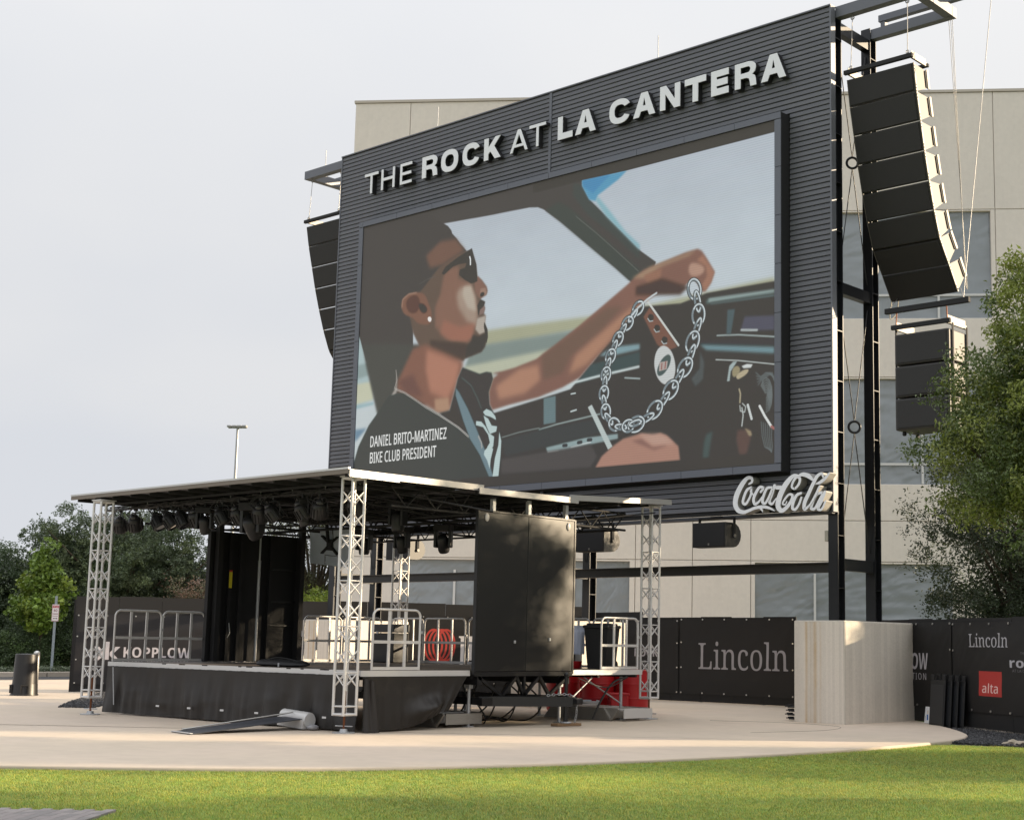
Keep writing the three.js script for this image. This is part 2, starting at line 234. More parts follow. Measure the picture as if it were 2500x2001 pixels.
// the picture on the screen: [kind, colour, blur or width, points...] in picture units of 2048 x 1122
const PICTURE = [
[0,"#a8a985",7,[663,534,749,530,901,533,1253,545,1561,540,2048,523,2048,555,1562,583,1254,586,903,595,665,590]],
[0,"#83928a",7,[665,582,903,584,1254,586,1490,602,1491,660,1190,667,906,664,624,672]],
[0,"#b9bda0",7,[624,656,905,646,1189,637,1381,660,1191,726,910,787,673,763]],
[0,"#a7bfc0",6,[-52,349,10,426,45,566,101,732,-20,762]],
[0,"#8ea4a2",5,[-44,582,61,577,74,629,-40,642]],
[0,"#c4c6a6",5,[-39,659,96,656,103,732,-34,744]],
[0,"#57504a",1.5,[-71,-38,2064,-13,2046,38,1423,42,1211,36,1211,58,1246,115,1329,192,1486,342,1559,395,1507,504,1440,441,1377,388,1242,280,1110,174,1023,111,993,97,949,90,855,86,755,83,484,69,296,162,-60,139]],
[0,"#50534b",4,[1033,115,1099,97,1156,132,1221,186,1487,410,1488,450,1439,441,1378,389,1242,281,1110,174]],
[0,"#51544e",4,[1171,36,1211,58,1247,116,1329,192,1486,342,1486,376,1353,258,1239,169,1168,85]],
[2,"#77776f",2,[1184,166,1286,247,1376,324,1481,415],1],
[0,"#4a9dc4",3,[1211,36,1423,42,1384,67,1327,91,1287,107,1279,127,1247,116,1211,58]],
[0,"#3f8fc0",3,[1211,38,1348,41,1304,69,1265,96,1218,62]],
[0,"#7fb6c2",5,[1279,127,1287,111,1351,182,1419,263,1485,322,1486,342,1329,192]],
[0,"#4f4943",2.5,[2064,535,1777,535,1668,555,1489,542,1343,653,1269,720,1174,798,912,833,775,851,796,1112,1674,1122,2063,1109]],
[0,"#5f7470",4,[1775,558,2047,564,2047,576,1801,569,1775,573]],
[0,"#8fa39f",3,[1784,554,2047,562,2047,571,1784,567]],
[0,"#60706f",2,[1792,572,2047,579,2047,585,1792,577]],
[0,"#3f4a49",3,[1749,692,2047,722,2047,742,1750,706]],
[0,"#6f939b",4,[1750,706,2047,749,2047,770,1776,727]],
[2,"#9fb0ad",5,[1820,684,1905,692,2047,716],1.5],
[2,"#b3bdb8",4,[1816,764,1906,777,2047,805],1],
[0,"#57676a",2,[1862,604,1892,605,1876,686,1858,684]],
[0,"#5d5a68",3,[1931,635,2047,647,2047,694,1914,680]],
[2,"#a9b3b1",8,[1918,678,1979,686],1.5],
[0,"#7fa3ab",4,[1308,692,1368,668,1491,672,1492,691,1369,699]],
[0,"#4d5a58",3,[1268,719,1492,699,1493,744,1198,782]],
[2,"#c4d3d2",9,[1161,788,1192,775,1320,763,1488,751],2],
[2,"#a9bcbb",5,[1427,783,1494,793],1.5],
[0,"#6b8284",2,[1045,818,1104,814,1107,911,1048,913]],
[0,"#433d39",2,[1120,809,1177,799,1180,901,1123,912]],
[2,"#8f9f9b",6,[1027,930,1118,917,1323,898],1.5],
[2,"#7f8b85",4,[835,944,929,931,1027,924],1.5],
[0,"#8fa6a6",2.5,[1062,997,1249,977,1399,975,1400,992,1275,1002,1121,1021,1073,1022]],
[2,"#d3dcdb",6,[1073,1016,1121,1014],1],
[2,"#c3cfce",5,[1183,1006,1275,994],1],
[2,"#4a4d4b",12,[1147,997,1161,997],1],
[2,"#4a4d4b",12,[1217,992,1231,991],1],
[2,"#4a4d4b",12,[1263,986,1277,986],1],
[2,"#c6d6d6",5,[1178,815,1199,814],1],
[2,"#bccbca",6,[1179,878,1205,874],1],
[0,"#454f4b",4,[835,952,1054,930,1323,914,1325,964,1067,994,860,1015]],
[0,"#5c5550",4,[838,1025,1275,1002,1306,1046,1277,1082,840,1078]],
[0,"#855a46",2,[1533,550,1506,580,1568,684,1610,711,1656,702,1595,618]],
[1,"#3a3532",1,[1527,573,1548,576,1553,590,1544,601,1527,596]],
[2,"#aebcbc",4,[1526,588,1534,599,1548,599],0.6],
[1,"#3a3532",1,[1555,614,1576,617,1581,631,1572,641,1556,637]],
[2,"#aebcbc",4,[1554,629,1563,640,1577,639],0.6],
[1,"#3a3532",1,[1589,659,1609,662,1614,675,1605,686,1589,681]],
[2,"#aebcbc",4,[1587,674,1596,685,1610,684],0.6],
[2,"#c9cdc6",8,[1521,524,1595,616,1660,697],0.6],
[2,"#77807f",3,[2011,895,2013,891,2015,890,2017,892,2019,896,2019,901,2019,906,2017,910,2015,911],0.8],
[2,"#77807f",3,[2009,891,2011,884,2015,883,2019,886,2022,893,2023,902,2022,910,2019,917,2015,918],0.8],
[2,"#77807f",3,[2006,886,2010,878,2016,875,2020,879,2025,889,2026,902,2024,915,2020,923,2015,926],0.8],
[2,"#77807f",3,[2003,882,2009,871,2016,868,2022,873,2027,886,2029,902,2027,919,2022,930,2015,933],0.8],
[2,"#77807f",3,[2001,878,2007,864,2016,860,2024,867,2030,882,2032,903,2029,923,2023,937,2015,941],0.8],
[2,"#77807f",3,[1998,874,2005,857,2016,852,2025,860,2033,879,2035,903,2032,927,2025,943,2015,948],0.8],
[2,"#77807f",3,[1995,870,2004,850,2015,845,2027,854,2036,876,2038,904,2035,931,2026,950,2014,956],0.8],
[2,"#6d7473",3,[1996,984,2000,1032,2010,1067,2035,1079],1],
[2,"#6d7473",3,[2004,988,2007,1033,2016,1068,2035,1081],1],
[2,"#6d7473",3,[2012,991,2014,1034,2022,1068,2035,1083],1],
[2,"#6d7473",3,[2021,995,2021,1034,2028,1069,2035,1084],1],
[2,"#6d7473",3,[2029,998,2028,1035,2033,1069,2035,1086],1],
[2,"#6d7473",3,[2037,1001,2035,1035,2039,1069,2035,1088],1],
[2,"#6b7271",3,[1975,824,1994,840,2014,828,2045,842],1],
[2,"#6b7271",3,[1977,835,1994,843,2020,829,2045,846],1],
[2,"#6b7271",3,[1979,845,1994,847,2027,829,2045,850],1],
[2,"#6b7271",3,[1981,856,1994,850,2033,830,2045,854],1],
[2,"#6b7271",3,[1983,866,1994,854,2039,831,2045,858],1],
[1,"#9c8f67",1.5,[1880,810,1889,795,1908,794,1916,811,1902,826,1885,832]],
[1,"#b9a982",1.5,[1895,826,1923,810,1950,809,1942,824,1919,835,1902,840]],
[0,"#cfd6d3",1.5,[1919,797,1940,792,1963,796,1956,806,1927,805]],
[0,"#9fb1af",1.5,[1870,791,1885,779,1902,779,1876,810,1872,841,1861,841]],
[2,"#c9d0cd",9,[1944,926,1959,972],0.8],
[2,"#d6dad6",9,[1990,934,2010,968,2035,1003],0.8],
[2,"#a9685f",9,[2036,1004,2045,1010],0.8],
[2,"#a99c78",6,[1910,871,1915,887,1913,915],1],
[2,"#b4bcb8",5,[1921,933,1926,957,1921,992],1],
[2,"#b4bcb8",4,[1913,925,1915,943,1932,948,1936,931,1923,919],1],
[0,"#6a5248",4,[1903,1004,1953,1005,1957,1029,1941,1083,1911,1084,1899,1031]],
[0,"#9c8a66",2,[1932,999,1957,1012,1961,1026,1949,1027]],
[0,"#535f5a",4,[1779,1008,1805,999,1796,1041,1788,1086,1764,1084,1770,1032]],
[0,"#554e48",1.5,[485,69,510,84,530,105,535,118,560,141,581,165,620,202,560,233,468,334,326,452,334,599,48,567,-8,444,-14,-5,199,-3,403,20]],
[0,"#56544c",6,[-37,488,410,543,422,780,143,823,106,730,49,587,22,496]],
[0,"#6f5a4a",3,[464,245,573,208,620,202,649,203,675,264,684,313,710,333,734,360,740,377,735,390,708,399,704,405,729,419,725,432,730,442,724,461,735,472,732,492,730,498,746,530,746,556,734,590,717,608,671,616,629,624,618,631,413,608,328,487,292,378,369,320]],
[0,"#7f5c49",8,[468,139,556,143,611,197,559,212,488,235,414,237,387,184]],
[0,"#8f6650",7,[495,277,537,256,580,256,577,303,650,334,680,399,689,499,636,559,526,539,456,479,452,400,479,353]],
[0,"#a98f79",9,[584,345,645,337,675,385,690,460,690,509,632,479,583,418,571,370]],
[0,"#b9a994",6,[608,341,650,344,671,394,682,449,635,429,604,374]],
[0,"#a4694f",8,[503,458,596,497,675,494,668,546,636,562,551,548,486,507]],
[0,"#8d6552",3,[668,340,686,311,710,333,734,360,740,377,735,390,708,399,694,397,674,371]],
[0,"#a07c66",2,[702,362,729,363,737,384,726,392,698,388]],
[1,"#3b332e",1.5,[703,379,721,378,726,389,712,395,701,392]],
[0,"#443c37",1.5,[688,426,704,405,729,417,723,431,701,451,695,467]],
[0,"#8c7065",2,[701,445,725,433,730,442,724,461,701,465]],
[0,"#b3a595",3,[690,476,734,471,733,495,743,533,705,541,681,518]],
[0,"#2f2e2b",1.2,[728,495,746,526,749,556,743,578,735,561,734,538,727,514]],
[0,"#514840",4,[668,536,700,547,732,538,746,553,736,591,717,608,671,616,629,624,623,577,659,562]],
[0,"#5a4a3e",6,[429,527,636,565,625,632,433,610]],
[0,"#3b3733",1.2,[648,196,656,218,675,264,684,331,650,334,611,312,582,290,585,271,614,268,622,249,584,247,546,251,495,277,484,269,503,247,569,221,616,206]],
[2,"#e2e5e4",7,[638,228,642,239,643,259],0.5],
[2,"#6b655f",2,[352,293,402,280,446,276],0.8],
[1,"#8a5f48",3,[250,358,264,332,309,322,359,325,395,344,412,381,433,415,435,463,396,464,346,448,324,424,273,407,254,380]],
[1,"#6b4a3a",3,[275,358,299,334,345,334,366,368,353,404,324,410,292,396]],
[1,"#443731",3,[351,369,387,378,408,401,399,417,368,409]],
[2,"#ab8166",5,[256,373,259,342,294,325,339,326],2],
[1,"#e4e2df",1,[409,434,427,433,435,446,428,457,413,451]],
[0,"#8f5f49",8,[331,550,405,542,617,631,617,657,609,680,593,698,583,730,566,787,554,816,516,822,487,820,417,787,290,724,244,709,247,671]],
[0,"#b9795a",10,[411,563,505,598,602,639,582,713,537,775,439,735,410,644]],
[0,"#b68a66",6,[465,764,546,766,554,816,516,822,472,812]],
[0,"#7b5447",9,[247,671,336,653,401,751,341,739,290,720]],
[0,"#a39a90",3,[209,729,228,707,238,688,237,636,244,671,244,716,225,731]],
[0,"#48504a",2.5,[245,723,290,725,352,757,418,790,487,823,541,854,661,923,709,969,799,1083,800,1102,0,1069,-14,1009,22,917,81,835,140,782,199,725]],
[0,"#464a45",2.5,[617,657,655,671,711,692,747,688,775,694,785,718,764,767,770,813,813,881,838,947,835,1092,781,1089,685,951,656,920,554,816,583,730,593,698]],
[0,"#3d3b38",5,[577,815,602,846,656,920,492,823,554,817]],
[2,"#6d726d",3,[614,696,667,732,701,781,726,825],2],
[0,"#8fb4bb",4,[-2,748,106,742,107,752,-1,760]],
[0,"#6c8ea6",6,[-4,846,71,845,20,882,0,895]],
[0,"#6f8890",2,[583,733,602,751,652,818,701,897,760,998,799,1087,777,1085,724,999,671,937,631,865,584,763]],
[0,"#aeb0a9",3,[779,698,811,695,838,704,807,727,785,718]],
[0,"#b6cdcb",1.2,[735,839,753,829,780,840,801,861,806,876,777,862,747,853]],
[0,"#b6cdcb",1.2,[738,852,764,867,783,894,812,900,808,919,775,926,756,895]],
[0,"#b6cdcb",1.2,[700,870,728,875,751,895,770,922,798,937,795,972,778,993,767,1005,763,973,776,958,766,928,738,897,699,886]],
[0,"#b6cdcb",1.2,[772,970,750,985,746,1000,765,1024,780,1057,783,1022,795,982]],
[0,"#b6cdcb",1.2,[824,920,836,956,834,1010,826,1087,795,1086,805,1017,821,971]],
[3,"#b3aca2",5,[238,703,290,722,352,755,418,792,487,825,541,853,604,886,659,925],9],
[2,"#b3aca2",3,[234,625,243,667,228,700],0.8],
[3,"#b3aca2",4,[716,931,731,954,736,977],9],
[0,"#8d6250",3.5,[785,718,811,704,779,697,831,695,893,689,1003,669,1088,631,1213,571,1314,518,1433,455,1451,443,1505,415,1599,398,1682,383,1738,378,1755,388,1777,419,1809,469,1794,502,1769,529,1757,527,1735,493,1718,476,1683,499,1587,499,1472,545,1479,540,1416,597,1348,654,1268,719,1218,760,1135,787,1018,811,870,825,785,836,770,813,764,767]],
[0,"#7d5f4c",8,[1030,660,1213,583,1340,525,1415,528,1316,604,1174,677,1134,736,1043,750]],
[0,"#b57f5c",9,[1366,583,1484,522,1455,556,1348,651,1248,717,1165,743,1195,679]],
[0,"#b9815f",9,[799,749,921,696,1014,691,1027,748,952,789,818,800]],
[0,"#a98664",6,[1451,436,1532,409,1639,394,1734,381,1700,396,1586,414,1506,444]],
[0,"#a06e52",5,[1505,433,1586,421,1578,455,1524,476]],
[1,"#b98d73",4,[1700,425,1726,422,1766,442,1767,463,1735,475,1700,463]],
[0,"#aa7558",4,[1734,416,1760,403,1785,438,1807,469,1794,502,1769,529,1756,503,1777,478,1773,443]],
[0,"#5c463a",6,[1470,468,1587,456,1701,502,1666,525,1543,509,1470,499]],
[0,"#b5826a",3,[1300,1084,1327,1048,1376,1017,1424,994,1497,983,1508,982,1554,993,1587,987,1614,998,1664,1038,1671,1085,1300,1086]],
[0,"#95695a",5,[1461,1004,1508,1001,1555,1033,1614,1027,1610,1034,1560,1044,1504,1022]],
[0,"#c0947e",6,[1489,984,1582,990,1614,1002,1646,1029,1555,1026]],
[0,"#b9c6c2",1.2,[1259,870,1277,862,1376,1017,1356,1027]],
[1,"#c6cac8",1.2,[1645,749,1648,767,1648,785,1644,801,1637,814,1627,822,1616,826,1604,825,1591,819,1580,809,1569,795,1562,778,1557,759,1556,741,1559,723,1564,709,1573,698,1583,692,1595,690,1608,694,1620,703,1631,715,1639,731]],
[1,"#55635f",1.2,[1625,754,1620,766,1611,776,1602,785,1592,791,1583,793,1576,792,1571,787,1569,779,1570,768,1575,757,1582,745,1591,735,1601,728,1610,724,1618,723,1624,727,1628,733,1628,743]],
[0,"#b3a29a",1,[1579,746,1615,745,1611,773,1577,777]],
[2,"#9d5d50",4,[1590,751,1588,771],0.6],
[2,"#9d5d50",4,[1606,747,1603,769],0.6],
[0,"#5b5e5c",3,[1750,728,1768,766,1764,822,1733,844,1715,817,1750,785]],
[5,"#cdd8da",0,[1725,515,1736,547,1742,575,1743,615,1738,647,1727,673,1714,704,1714,731,1699,763,1675,791,1653,821,1621,853,1594,883,1565,903,1535,928,1498,943,1465,953]],
[5,"#cdd8da",0,[1482,546,1460,568,1438,591,1417,609,1397,637,1376,669,1359,702,1345,739,1338,773,1334,811,1331,845,1340,881,1346,908,1369,933,1399,951,1431,955,1467,947,1493,942]],
[2,"#c4cfd2",7,[1563,504,1542,512,1519,522,1481,545,1453,569],1],
[0,"#000000",0.8,[-95,4,2048,2,2048,-17,-98,-43]],
[0,"#000000",1,[2046,39,1423,42,1211,36,968,37,967,-10,2064,-13]],
[0,"#000000",0.8,[-24,1090,795,1086,1669,1087,2063,1087,2063,1134,-20,1147]]];
// the script sign: strokes of each letter as x+20, y-5, width triples in metres on the wall
const SCRIPT = {"big_c":[[0.628,0.258,0.046,0.712,0.306,0.067,0.702,0.384,0.074,0.607,0.404,0.088,0.48,0.311,0.126,0.353,0.144,0.147,0.269,-0.026,0.151,0.252,-0.2,0.14,0.334,-0.33,0.116,0.472,-0.375,0.091,0.63,-0.344,0.077,0.777,-0.298,0.074,0.923,-0.28,0.081,1.078,-0.285,0.077,1.212,-0.325,0.056,1.335,-0.386,0.018],[0.954,-0.306,0.07,0.991,-0.356,0.042,1.012,-0.4,0.007]],"o":[[0.692,0.177,0.06,0.586,0.131,0.074,0.496,-0.021,0.077,0.467,-0.158,0.074,0.531,-0.199,0.067,0.619,-0.105,0.063,0.692,0.038,0.06,0.698,0.159,0.053],[0.671,0.091,0.039,0.755,0.0,0.035]],"c":[[0.958,0.058,0.06,1.026,0.141,0.07,0.943,0.171,0.07,0.839,0.065,0.081,0.762,-0.104,0.081,0.798,-0.206,0.074,0.902,-0.163,0.056,1.006,-0.047,0.035]],"a":[[1.253,0.145,0.06,1.14,0.134,0.07,1.047,-0.015,0.074,1.012,-0.177,0.074,1.078,-0.206,0.063,1.181,-0.074,0.063,1.264,0.093,0.056],[1.325,0.184,0.077,1.253,-0.009,0.081,1.186,-0.173,0.081,1.253,-0.228,0.06,1.37,-0.109,0.032]],"hyphen":[[1.383,0.134,0.091,1.513,0.13,0.091]],"tall_c":[[1.853,0.074,0.046,1.793,0.123,0.056,1.833,0.248,0.063,1.934,0.343,0.07,2.004,0.305,0.07,1.983,0.188,0.067,1.883,0.084,0.053],[2.004,0.356,0.053,1.854,0.374,0.084,1.692,0.256,0.13,1.54,0.061,0.147,1.448,-0.139,0.151,1.431,-0.3,0.14,1.519,-0.389,0.109,1.661,-0.319,0.091,1.782,-0.173,0.081,1.808,-0.064,0.07,1.732,-0.035,0.056,1.621,-0.122,0.053,1.55,-0.238,0.046,1.62,-0.258,0.035,1.661,-0.184,0.025]],"swash":[[1.954,0.359,0.046,2.094,0.387,0.095,2.233,0.342,0.109,2.341,0.259,0.07]],"o_001":[[2.037,-0.026,0.06,1.933,-0.063,0.074,1.836,-0.218,0.081,1.816,-0.352,0.074,1.882,-0.381,0.067,1.982,-0.276,0.063,2.048,-0.128,0.056]],"l":[[2.616,0.301,0.049,2.587,0.373,0.06,2.479,0.335,0.081,2.36,0.166,0.091,2.241,-0.045,0.098,2.131,-0.258,0.102,2.131,-0.384,0.081,2.25,-0.314,0.049,2.408,-0.105,0.06,2.523,0.098,0.053],[2.4,0.155,0.028,2.527,0.186,0.074,2.655,0.266,0.077,2.772,0.378,0.039]],"a_001":[[2.565,-0.038,0.06,2.448,-0.073,0.07,2.339,-0.235,0.077,2.299,-0.375,0.074,2.378,-0.387,0.063,2.496,-0.226,0.063,2.585,-0.081,0.053],[2.653,-0.034,0.074,2.564,-0.23,0.081,2.476,-0.388,0.081,2.554,-0.415,0.056,2.671,-0.235,0.046]]};
// ---------------------------------------------------------------- video wall
const WZ = -27.6, WX0 = -34.88, WX1 = -17.30, WY0 = 4.56, WY1 = 16.29;
const FX0 = -33.48, FX1 = -18.45, FY0 = 5.49, FY1 = 13.87, SX0 = -33.29, SX1 = -18.63, SY0 = 5.67, SY1 = 13.70, FZ = WZ + 0.367;
const SUP = [-34.73, -26.08, -17.43];
function screenTexture() {
  const W = 2048, H = 1122, cv = document.createElement('canvas'); cv.width = W; cv.height = H; const g = cv.getContext('2d');
  const gr = g.createLinearGradient(0, 0, 0, 900); gr.addColorStop(0, '#b3bdc8'); gr.addColorStop(0.45, '#bcc8d0'); gr.addColorStop(1, '#c2cdce'); g.fillStyle = gr; g.fillRect(0, 0, W, H);
  const path = (p, closed, sm) => {
    g.beginPath();
    if (sm) { const n = p.length / 2, q = (i) => [p[(i % n) * 2], p[(i % n) * 2 + 1]]; for (let i = 0; i < n; i++) { const a = q(i), b = q(i + 1), m = [(a[0] + b[0]) / 2, (a[1] + b[1]) / 2]; if (!i) g.moveTo(...m); const c = q(i + 1), d = q(i + 2); g.quadraticCurveTo(c[0], c[1], (c[0] + d[0]) / 2, (c[1] + d[1]) / 2); } }
    else { g.moveTo(p[0], p[1]); for (let i = 2; i < p.length; i += 2) g.lineTo(p[i], p[i + 1]); }
    if (closed) g.closePath();
  };
  const along = (p, step) => { const o = []; let acc = 0; for (let i = 0; i + 3 < p.length; i += 2) { const dx = p[i + 2] - p[i], dy = p[i + 3] - p[i + 1], l = Math.hypot(dx, dy); let s = (step - acc % step) % step; for (; s < l; s += step) o.push([p[i] + dx * s / l, p[i + 1] + dy * s / l, Math.atan2(dy, dx)]); acc += l; } return o; };
  for (const [kind, col, w, p, x] of PICTURE) {
    g.filter = 'none'; g.fillStyle = g.strokeStyle = col; g.lineJoin = g.lineCap = 'round';
    if (kind < 2) { if (w > 0.5) g.filter = 'blur(' + w + 'px)'; path(p, true, kind === 1); g.fill(); }
    else if (kind === 2) { if (x) g.filter = 'blur(' + x + 'px)'; g.lineWidth = w; path(p, false); g.stroke(); }
    else if (kind === 3) for (const [a, b, t] of along(p, x)) { g.lineWidth = 2.2; g.beginPath(); g.ellipse(a, b, w, w * 0.55, t + 0.5, 0, 7); g.stroke(); }
    else if (kind === 5) {
      const big = col === '#cdd8da' && p[0] > 1500, L = along(p, big ? 46 : 33);
      L.forEach(([a, b, t], i) => {
        g.save(); g.translate(a, b); g.rotate(t);
        const flat = i & 1, rx = big ? 36 : 26, ry = (flat ? 8 : 20) * (big ? 1.25 : 1);
        g.lineWidth = 13; g.strokeStyle = '#2b2a29'; g.beginPath(); g.ellipse(0, 0, rx, ry, 0, 0, 7); g.stroke();
        g.lineWidth = 9; g.strokeStyle = '#7e8b90'; g.beginPath(); g.ellipse(0, 0, rx, ry, 0, 0, 7); g.stroke();
        g.lineWidth = 4.5; g.strokeStyle = col; g.beginPath(); g.ellipse(-1, -1.5, rx, ry, 0, 2.2, 5.6); g.stroke(); g.beginPath(); g.ellipse(1, 1.5, rx - 2, ry - 1, 0, -0.6, 0.9); g.stroke();
        g.restore();
      });
    }
  }
  g.filter = 'none'; g.fillStyle = '#e2e2de'; g.textBaseline = 'alphabetic';
  const text = (s, x, y, w, h) => { g.font = '60px sans-serif'; g.save(); g.translate(x, y); g.scale(w / g.measureText(s).width, h / 43); g.fillText(s, 0, 0); g.lineWidth = 1.6; g.strokeStyle = '#e2e2de'; g.strokeText(s, 0, 0); g.restore(); };
  text('DANIEL BRITO-MARTINEZ', 92, 924, 449, 43); text('BIKE CLUB PRESIDENT', 93, 989, 392, 42);
  // what the diodes give off: the seen colour less what the dark face reflects; rows of diodes are just visible
  const nv = noiseFn(10, 51, 5, 0.6), id = g.getImageData(0, 0, W, H).data, out = new Uint8Array(W * H * 4), inv = (v) => { v /= 255; return v <= 0.04045 ? v / 12.92 : Math.pow((v + 0.055) / 1.055, 2.4); }, enc = (v) => 255 * clamp(v <= 0.0031308 ? v * 12.92 : 1.055 * Math.pow(v, 1 / 2.4) - 0.055);
  const lut = Array.from({ length: 256 }, (_, i) => inv(i)), amb = [0.078, 0.068, 0.058], r = mulberry(3);
  for (let y = 0; y < H; y++) { const row = [0.80, 0.84, 0.97, 1, 1.02, 1.02, 1, 0.95][y % 8]; for (let x = 0; x < W; x++) { const i = (y * W + x) * 4, o = ((H - 1 - y) * W + x) * 4, n = (0.965 + 0.07 * r()) * (0.93 + 0.14 * nv(x / W, y / H)); const gy = (lut[id[i]] * 0.3 + lut[id[i + 1]] * 0.6 + lut[id[i + 2]] * 0.1) * 0.26; for (let k = 0; k < 3; k++) out[o + k] = enc(Math.max(0, lut[id[i + k]] * 0.74 + gy - amb[k]) * row * n); out[o + 3] = 255; } }
  const t = new THREE.DataTexture(out, W, H, THREE.RGBAFormat); t.colorSpace = THREE.SRGBColorSpace; t.magFilter = THREE.LinearFilter; t.minFilter = THREE.LinearMipmapLinearFilter; t.generateMipmaps = true; t.needsUpdate = true; return t;
}
const wall = thing('video_wall', 'huge dark ribbed billboard wall carrying the lit video screen', 'video wall');
{
  obj('backing', span(WX0 + 0.03, WX1 - 0.03, WY0 + 0.06, WY1 - 0.05, WZ - 0.16, WZ - 0.045), M.dark, wall);
  // ribbed cladding boards: front face, a shallow step, then an open groove
  const prof = [[0, -0.045], [0, -0.008], [0.006, 0], [0.062, 0], [0.068, -0.011], [0.100, -0.011], [0.104, -0.016], [0.104, -0.045]];
  const pos = [], nq = (i, x) => [x, prof[i][0], prof[i][1]]; for (let i = 0; i + 1 < prof.length; i++) pos.push(...nq(i, 0), ...nq(i, 1), ...nq(i + 1, 1), ...nq(i, 0), ...nq(i + 1, 1), ...nq(i + 1, 0));
  const unit = new THREE.BufferGeometry(); unit.setAttribute('position', new THREE.Float32BufferAttribute(pos, 3)); unit.setAttribute('uv', new THREE.Float32BufferAttribute(new Float32Array(pos.length / 3 * 2), 2)); unit.computeVertexNormals();
  const r = mulberry(17), cm = [0, 1, 2].map((i) => std([0.132 + i * 0.006, 0.137 + i * 0.006, 0.156 + i * 0.006], 0.5, 0.15));
  const board = (x0, x1, y) => { const m = obj('cladding_board', unit, cm[Math.floor(r() * 3)], wall); m.position.set(x0, y, WZ); m.scale.x = x1 - x0; };
  for (let y = WY1 - 0.16; y > WY0 + 0.05; y -= 0.1228) {
    const top = y + 0.104;
    if (y > FY1 + 0.002 || top < FY0 - 0.002) { board(WX0 + 0.045, -26.165, y); board(-26.055, WX1 - 0.045, y); } else { board(WX0 + 0.045, FX0 - 0.012, y); board(FX1 + 0.012, WX1 - 0.045, y); }
  }
  obj('edge_trim', span(WX0, WX0 + 0.042, WY0, WY1 - 0.034, WZ - 0.17, WZ + 0.012), M.trim, wall);
  obj('edge_trim', span(WX1 - 0.042, WX1, WY0, WY1 - 0.034, WZ - 0.17, WZ + 0.012), M.trim, wall);
  obj('top_cap', span(WX0, WX1, WY1 - 0.032, WY1, WZ - 0.2, WZ + 0.03), M.trim, wall);
  obj('bottom_lip', span(WX0 + 0.05, WX1 - 0.05, WY0 - 0.035, WY0 + 0.035, WZ - 0.28, WZ - 0.004), M.cladding, wall);
  obj('joint_strip', [span(-26.155, -26.065, FY1 + 0.01, WY1 - 0.034, WZ - 0.04, WZ + 0.014)], M.trim, wall);
  obj('joint_strip', [span(-26.155, -26.065, WY0 + 0.04, FY0 - 0.01, WZ - 0.04, WZ + 0.014)], M.trim, wall);
  // screen frame in separate sheet-metal panels
  const jx = []; for (let x = -19.77; x > FX0 + 0.1; x -= 1.505) jx.push(x);
  const xs = [FX1, ...jx, FX0], g = 0.004;
  for (let i = 0; i < xs.length - 1; i++) { obj('frame_panel', rbx(xs[i] - xs[i + 1] - 2 * g, FY1 - SY1 - 0.012, 0.03, 0.006, (xs[i] + xs[i + 1]) / 2, (FY1 + SY1) / 2 + 0.004, FZ - 0.015, 0, 1), M.ledFrame, wall); obj('frame_panel', rbx(xs[i] - xs[i + 1] - 2 * g, SY0 - FY0 - 0.012, 0.03, 0.006, (xs[i] + xs[i + 1]) / 2, (FY0 + SY0) / 2 - 0.004, FZ - 0.015, 0, 1), M.ledFrame, wall); }
  const ys = []; for (let y = SY1; y > SY0 + 0.3; y -= 1.146) ys.push(y); ys.push(SY0);
  for (let i = 0; i < ys.length - 1; i++) for (const [a, b] of [[FX0, SX0 - 0.006], [SX1 + 0.006, FX1]]) obj('frame_panel', rbx(b - a, ys[i] - ys[i + 1] - 2 * g, 0.03, 0.006, (a + b) / 2, (ys[i] + ys[i + 1]) / 2, FZ - 0.0155, 0, 1), M.ledFrame, wall);
  for (const [a, b, c, d] of [[FX0 + 0.004, FX0 + 0.03, FY0 + 0.004, FY1 - 0.004], [FX1 - 0.03, FX1 - 0.004, FY0 + 0.004, FY1 - 0.004], [FX0 + 0.031, FX1 - 0.031, FY0 + 0.004, FY0 + 0.03], [FX0 + 0.031, FX1 - 0.031, FY1 - 0.03, FY1 - 0.004]]) obj('box_side', span(a, b, c, d, WZ - 0.04, FZ - 0.032), M.dark, wall);
  const tex = screenTexture();
  obj('screen_body', span(SX0 + 0.01, SX1 - 0.01, SY0 + 0.01, SY1 - 0.01, WZ + 0.002, FZ - 0.06), M.dark, wall);
  const sg = new THREE.PlaneGeometry(SX1 - SX0, SY1 - SY0).translate((SX0 + SX1) / 2, (SY0 + SY1) / 2, FZ - 0.03);
  const sm = new THREE.MeshStandardMaterial({ color: lin(0.085, 0.076, 0.068), roughness: 0.75, emissive: 0xffffff, emissiveMap: tex, emissiveIntensity: 1 / EXPOSURE });
  tag(obj('screen', sg, sm, wall), 'lit screen showing a driver in sunglasses with a chain steering wheel');
  // steel behind: columns of I section with stiffeners, beams, rods with rings
  const icol = (x, z, y0, y1) => { const w = 0.25, d = 0.28, t = 0.022, l = [span(x - w / 2, x + w / 2, y0, y1, z - d / 2, z - d / 2 + t), span(x - w / 2, x + w / 2, y0, y1, z + d / 2 - t, z + d / 2), span(x - 0.012, x + 0.012, y0, y1, z - d / 2 + t, z + d / 2 - t)]; for (let y = y0 + 0.7; y < y1 - 0.3; y += 1.15) for (const s of [-1, 1]) l.push(span(x + s * 0.013, x + s * (w / 2 - 0.004), y, y + 0.018, z - d / 2 + t + 0.001, z + d / 2 - t - 0.001)); return l; };
  for (const x of SUP) { obj('column', icol(x, -27.91, 2.195, 16.2), M.steel, wall); obj('column', icol(x, -29.48, 2.195, 16.3), M.steel, wall); }
